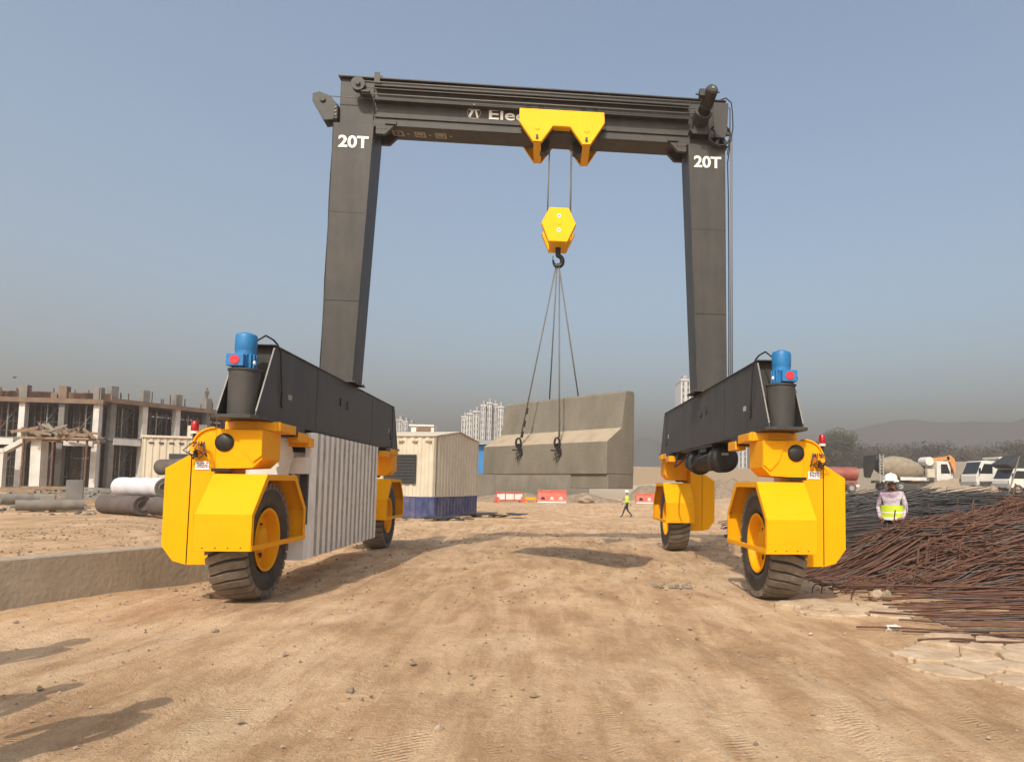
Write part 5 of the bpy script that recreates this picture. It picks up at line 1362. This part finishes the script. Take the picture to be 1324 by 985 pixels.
# red tanker at left
tk = thing('tanker_truck', 'dull red tanker half hidden behind the right front bogie', 'truck', (27.2, 50, 1.12))
mb = MB(); mb.cyl((-3.2,0,1.75),(2.1,0,1.75),.62,'truck_red',28); mb.build('tank', tk)
mb = MB(); mb.b2((-3.4,-.5,.75),(2.0,.5,1.1),'truck_red'); mb.b2((1.2,-.9,.55),(2.0,.9,.75),'white_paint'); mb.build('chassis', tk)
cab(tk, -5.4, -3.5, .5, 2.6, 1.1, m_='truck_red', front=-1); wheels(tk, (1.2, -.2, -4.4), .45, .95)
mb = MB(); mb.b2((0,0,-1.0),(14.5,.3,4.2),'far_concrete'); 
for k in range(8): mb.b2((.1+k*2,-.06,-1),(.35+k*2,0,4.15),'far_concrete')
o = mb.build('boundary_wall', loc=(52.5, 76, 1.1)); tag(o, 'long beige boundary wall behind the white trucks', 'wall')
mb = MB(); mb.b2((0,0,-1.0),(16,.3,3.4),'far_concrete'); o = mb.build('boundary_wall', loc=(35.0, 88, 1.1)); tag(o, 'low beige wall behind the drum of the mixer truck', 'wall')
mb = MB(); mb.b2((0,0,-1),(44,.5,3.6),'stone'); o = mb.build('boundary_wall', loc=(2, 120, 1.5)); tag(o, 'long pale wall far behind the right rear bogie', 'wall')
mb = MB(); a, b_ = Vector((11.4, 3.0, 1.3)), at(1318, 590, 5); mb.tube([a, b_], .02, 'grey_pipe', 8); tag(mb.build('leaning_pole'), 'thin pale pole leaning out of the rusty heap at the right edge', 'pole')
mound('sand_heap', 'pale sand heap before the beige wall under the excavator bucket', (43.8, 58), 4.2, 2.5, 1.5, 'stone', 12)
mound('sand_heap', 'tan soil heap in front of the white tipper truck', (39.5, 47.5), 5.5, 2, .8, 'stone', 14)

# ---------------------------------------------------------------- far towers
def tower(label, px0, px1, pyt, Y, seed, tilt=.35):
    a, b_ = at(px0, pyt, Y), at(px1, pyt, Y); W_ = b_.x-a.x; hgt = a.z; z0_ = H(a.x, Y); D_ = 16
    root = thing('tower_block', label, 'tower block', ((a.x+b_.x)/2, Y, z0_), 'white residential towers on the horizon'); hgt -= z0_
    mb = MB(); mb.b2((-W_/2,0,0),(W_/2,D_,hgt),'tower_white'); mb.build('wall', root)
    n = max(2, int(W_/3.2)); mb = MB()
    for k in range(n):
        x = -W_/2+W_*(k+.5)/n
        mb.b2((x-W_/n*.22,-.15,1),(x+W_/n*.22,-.001,hgt-2),'tower_grey')
        for f in range(int(hgt/3.2)): mb.b2((x-W_/n*.16,-.22,2+f*3.2),(x+W_/n*.16,-.151,3.7+f*3.2),'tower_window')
    mb.build('window_bays', root)
    mb = MB(); mb.b2((-W_*.18,3,hgt),(W_*.2,10,hgt+2.5),'tower_grey'); mb.b2((-W_/2-.3,-.5,hgt-.8),(W_/2+.3,D_,hgt-.002),'tower_white'); mb.build('parapet', root)
    return root
T_ = [(597,604,538,380),(604,611,534,375),(612,620,531,370),(622,628,523,350),(630,636,520,352),(638,643,522,356),(644,651,525,345),(513,520,542,420),(521,527,544,410),(528,534,547,430),(880.5,893,490,330)]
for i, (a_, b2_, y_, Y_) in enumerate(T_):
    lab = 'white high-rise right of the middle, seen beside the right leg' if i == 10 else ('pale high-rise in the small cluster above the generator cabin, %s' % ('leftmost', 'middle one', 'rightmost')[i-7] if i > 6 else 'white high-rise in the cluster left of the hanging barrier, %s' % ('leftmost', 'second from left', 'third from left', 'fourth from left', 'middle right one', 'second from right', 'rightmost')[i])
    tower(lab, a_, b2_, y_, Y_, i)
# dim cluster under the right girder (seen below the right beam)
tower('white high-rise seen under the right beam above the pale wall', 955, 966, 570, 380, 30)

# ---------------------------------------------------------------- trees
def make_tree(seed, h, w_, lm, leaf=.5, nl=1500, trunk=.3):
    rr = random.Random(seed); root = bpy.data.objects.new('tree', None); col.objects.link(root)
    mb = MB(); th = h*trunk
    mb.tube([(0,0,-.5),(.05*h*.1,0,th*.5),(0,.1,th),(rr.uniform(-.4,.4),0,h*.7)], [h*.035,h*.028,h*.022,h*.008], 'bark', 8)
    cl = []
    for k in range(11):
        a = rr.uniform(0, 6.28); rr_ = w_*.5*rr.uniform(.25, .72); z = th+(h-th)*rr.uniform(.12, .82)
        c = Vector((rr_*math.cos(a), rr_*math.sin(a), z)); cl.append((c, w_*rr.uniform(.14, .24)))
        mb.tube([(0,0,th*.8+rr.random()*th*.4), c*.55+Vector((0,0,th*.35)), c], [h*.012,h*.008,h*.003], 'bark', 5)
    cl.append((Vector((0, 0, h*.84)), w_*.2)); mb.build('trunk', root)
    cr = MB()
    for k in range(nl):
        c, r = rr.choice(cl); d = Vector((rr.gauss(0, 1), rr.gauss(0, 1), rr.gauss(0, .8))).normalized()*r*rr.random()**.4; p = c+d
        u_ = Vector((rr.gauss(0, 1), rr.gauss(0, 1), rr.gauss(0, 1))).normalized(); v_ = u_.orthogonal().normalized(); s_ = leaf*rr.uniform(.5, 1.1)
        cr.add([p-u_*s_*.5, p+v_*s_*.32, p+u_*s_*.5, p-v_*s_*.32], [(0,1,2,3)], lm)
    cr.build('crown', root)
    return root
protos = [make_tree(1, 9.5, 9, 'leaf_a', .42, 7000), make_tree(2, 6.5, 9, 'leaf_b', .36, 5000, .22), make_tree(3, 6, 8, 'leaf_b', .36, 5000, .2)]
TR = [(1085,553,108,0),(1060,572,122,2),(1075,575,115,1),(1105,576,120,1),(1128,578,124,2),(1150,579,118,1),(1170,577,130,1),(1192,580,121,2),(1212,576,126,1),(1236,580,118,2),(1262,578,124,1),(1286,580,117,2),(1308,576,124,1),(1326,574,119,2),(1342,577,125,1)]
pos = ['tall round tree rising above the treeline behind the right bogie', 'low bush tree left of the tall round tree', 'brownish tree just before the tall round tree', 'brownish tree right beside the tall round tree', 'dull green tree above the rear of the mixer drum', 'brownish tree above the middle of the mixer drum', 'broad brown tree above the front of the mixer drum', 'dull green tree above the mixer cab', 'brown tree directly behind the excavator boom', 'green tree right of the excavator stick', 'brown tree above the white tipper cab', 'green tree above the white tipper body', 'brown tree above the black truck body', 'green tree at the right edge above the black body', 'brown tree cut by the right picture edge']
hs_ = [9.5, 6.5, 6]
for i, (px, py, Y, k) in enumerate(TR):
    Y *= 1.75; p = at(px, py, Y); z = H(p.x, Y); o = copy_tree(protos[k]); s_ = (p.z-z)/hs_[k]
    sw = s_*(1.05 if i else .9); o.location = (p.x, Y, z-.1); o.scale = (sw, sw, s_); o.rotation_euler.z = i*1.3
    tag(o, pos[i], 'tree', 'trees along the far side of the yard')
for o in protos:
    for c in list(o.children): bpy.data.objects.remove(c)
    bpy.data.objects.remove(o)
# bird
mb = MB(); p = at(19, 488, 25); mb.tube([p+Vector((-.09,0,-.02)), p, p+Vector((.1,0,.02))], [.01,.035,.008], 'hair', 8)
mb.add([p+Vector((-.03,0,.01)), p+Vector((.03,0,.01)), p+Vector((.0,-.16,.07)), p+Vector((.0,.16,.07)), p+Vector((-.03,0,.0)), p+Vector((.03,0,0))], [(0,1,2),(1,0,3),(4,2,5),(5,3,4)], 'hair')
tag(mb.build('bird'), 'tiny dark bird in the sky above the unfinished building', 'bird')

# ---------------------------------------------------------------- haze
hz = MB(); hz.b2((-5200, -300, -1.8), (5200, 3600, 110), 'cable'); ho_ = hz.build('haze'); tag(ho_, 'dusty haze filling the air over the yard', 'haze', kind='stuff')
m = bpy.data.materials.new('haze'); m.use_nodes = True; t = m.node_tree
for n_ in list(t.nodes):
    if n_.type == 'BSDF_PRINCIPLED': t.nodes.remove(n_)
pv = t.nodes.new('ShaderNodeVolumePrincipled'); pv.inputs['Density'].default_value = HAZE_D; pv.inputs['Color'].default_value = (*HAZE_C, 1)
pv.inputs['Anisotropy'].default_value = .3
t.links.new(pv.outputs[0], t.nodes['Material Output'].inputs['Volume'])
ho_.data.materials.clear(); ho_.data.materials.append(m)
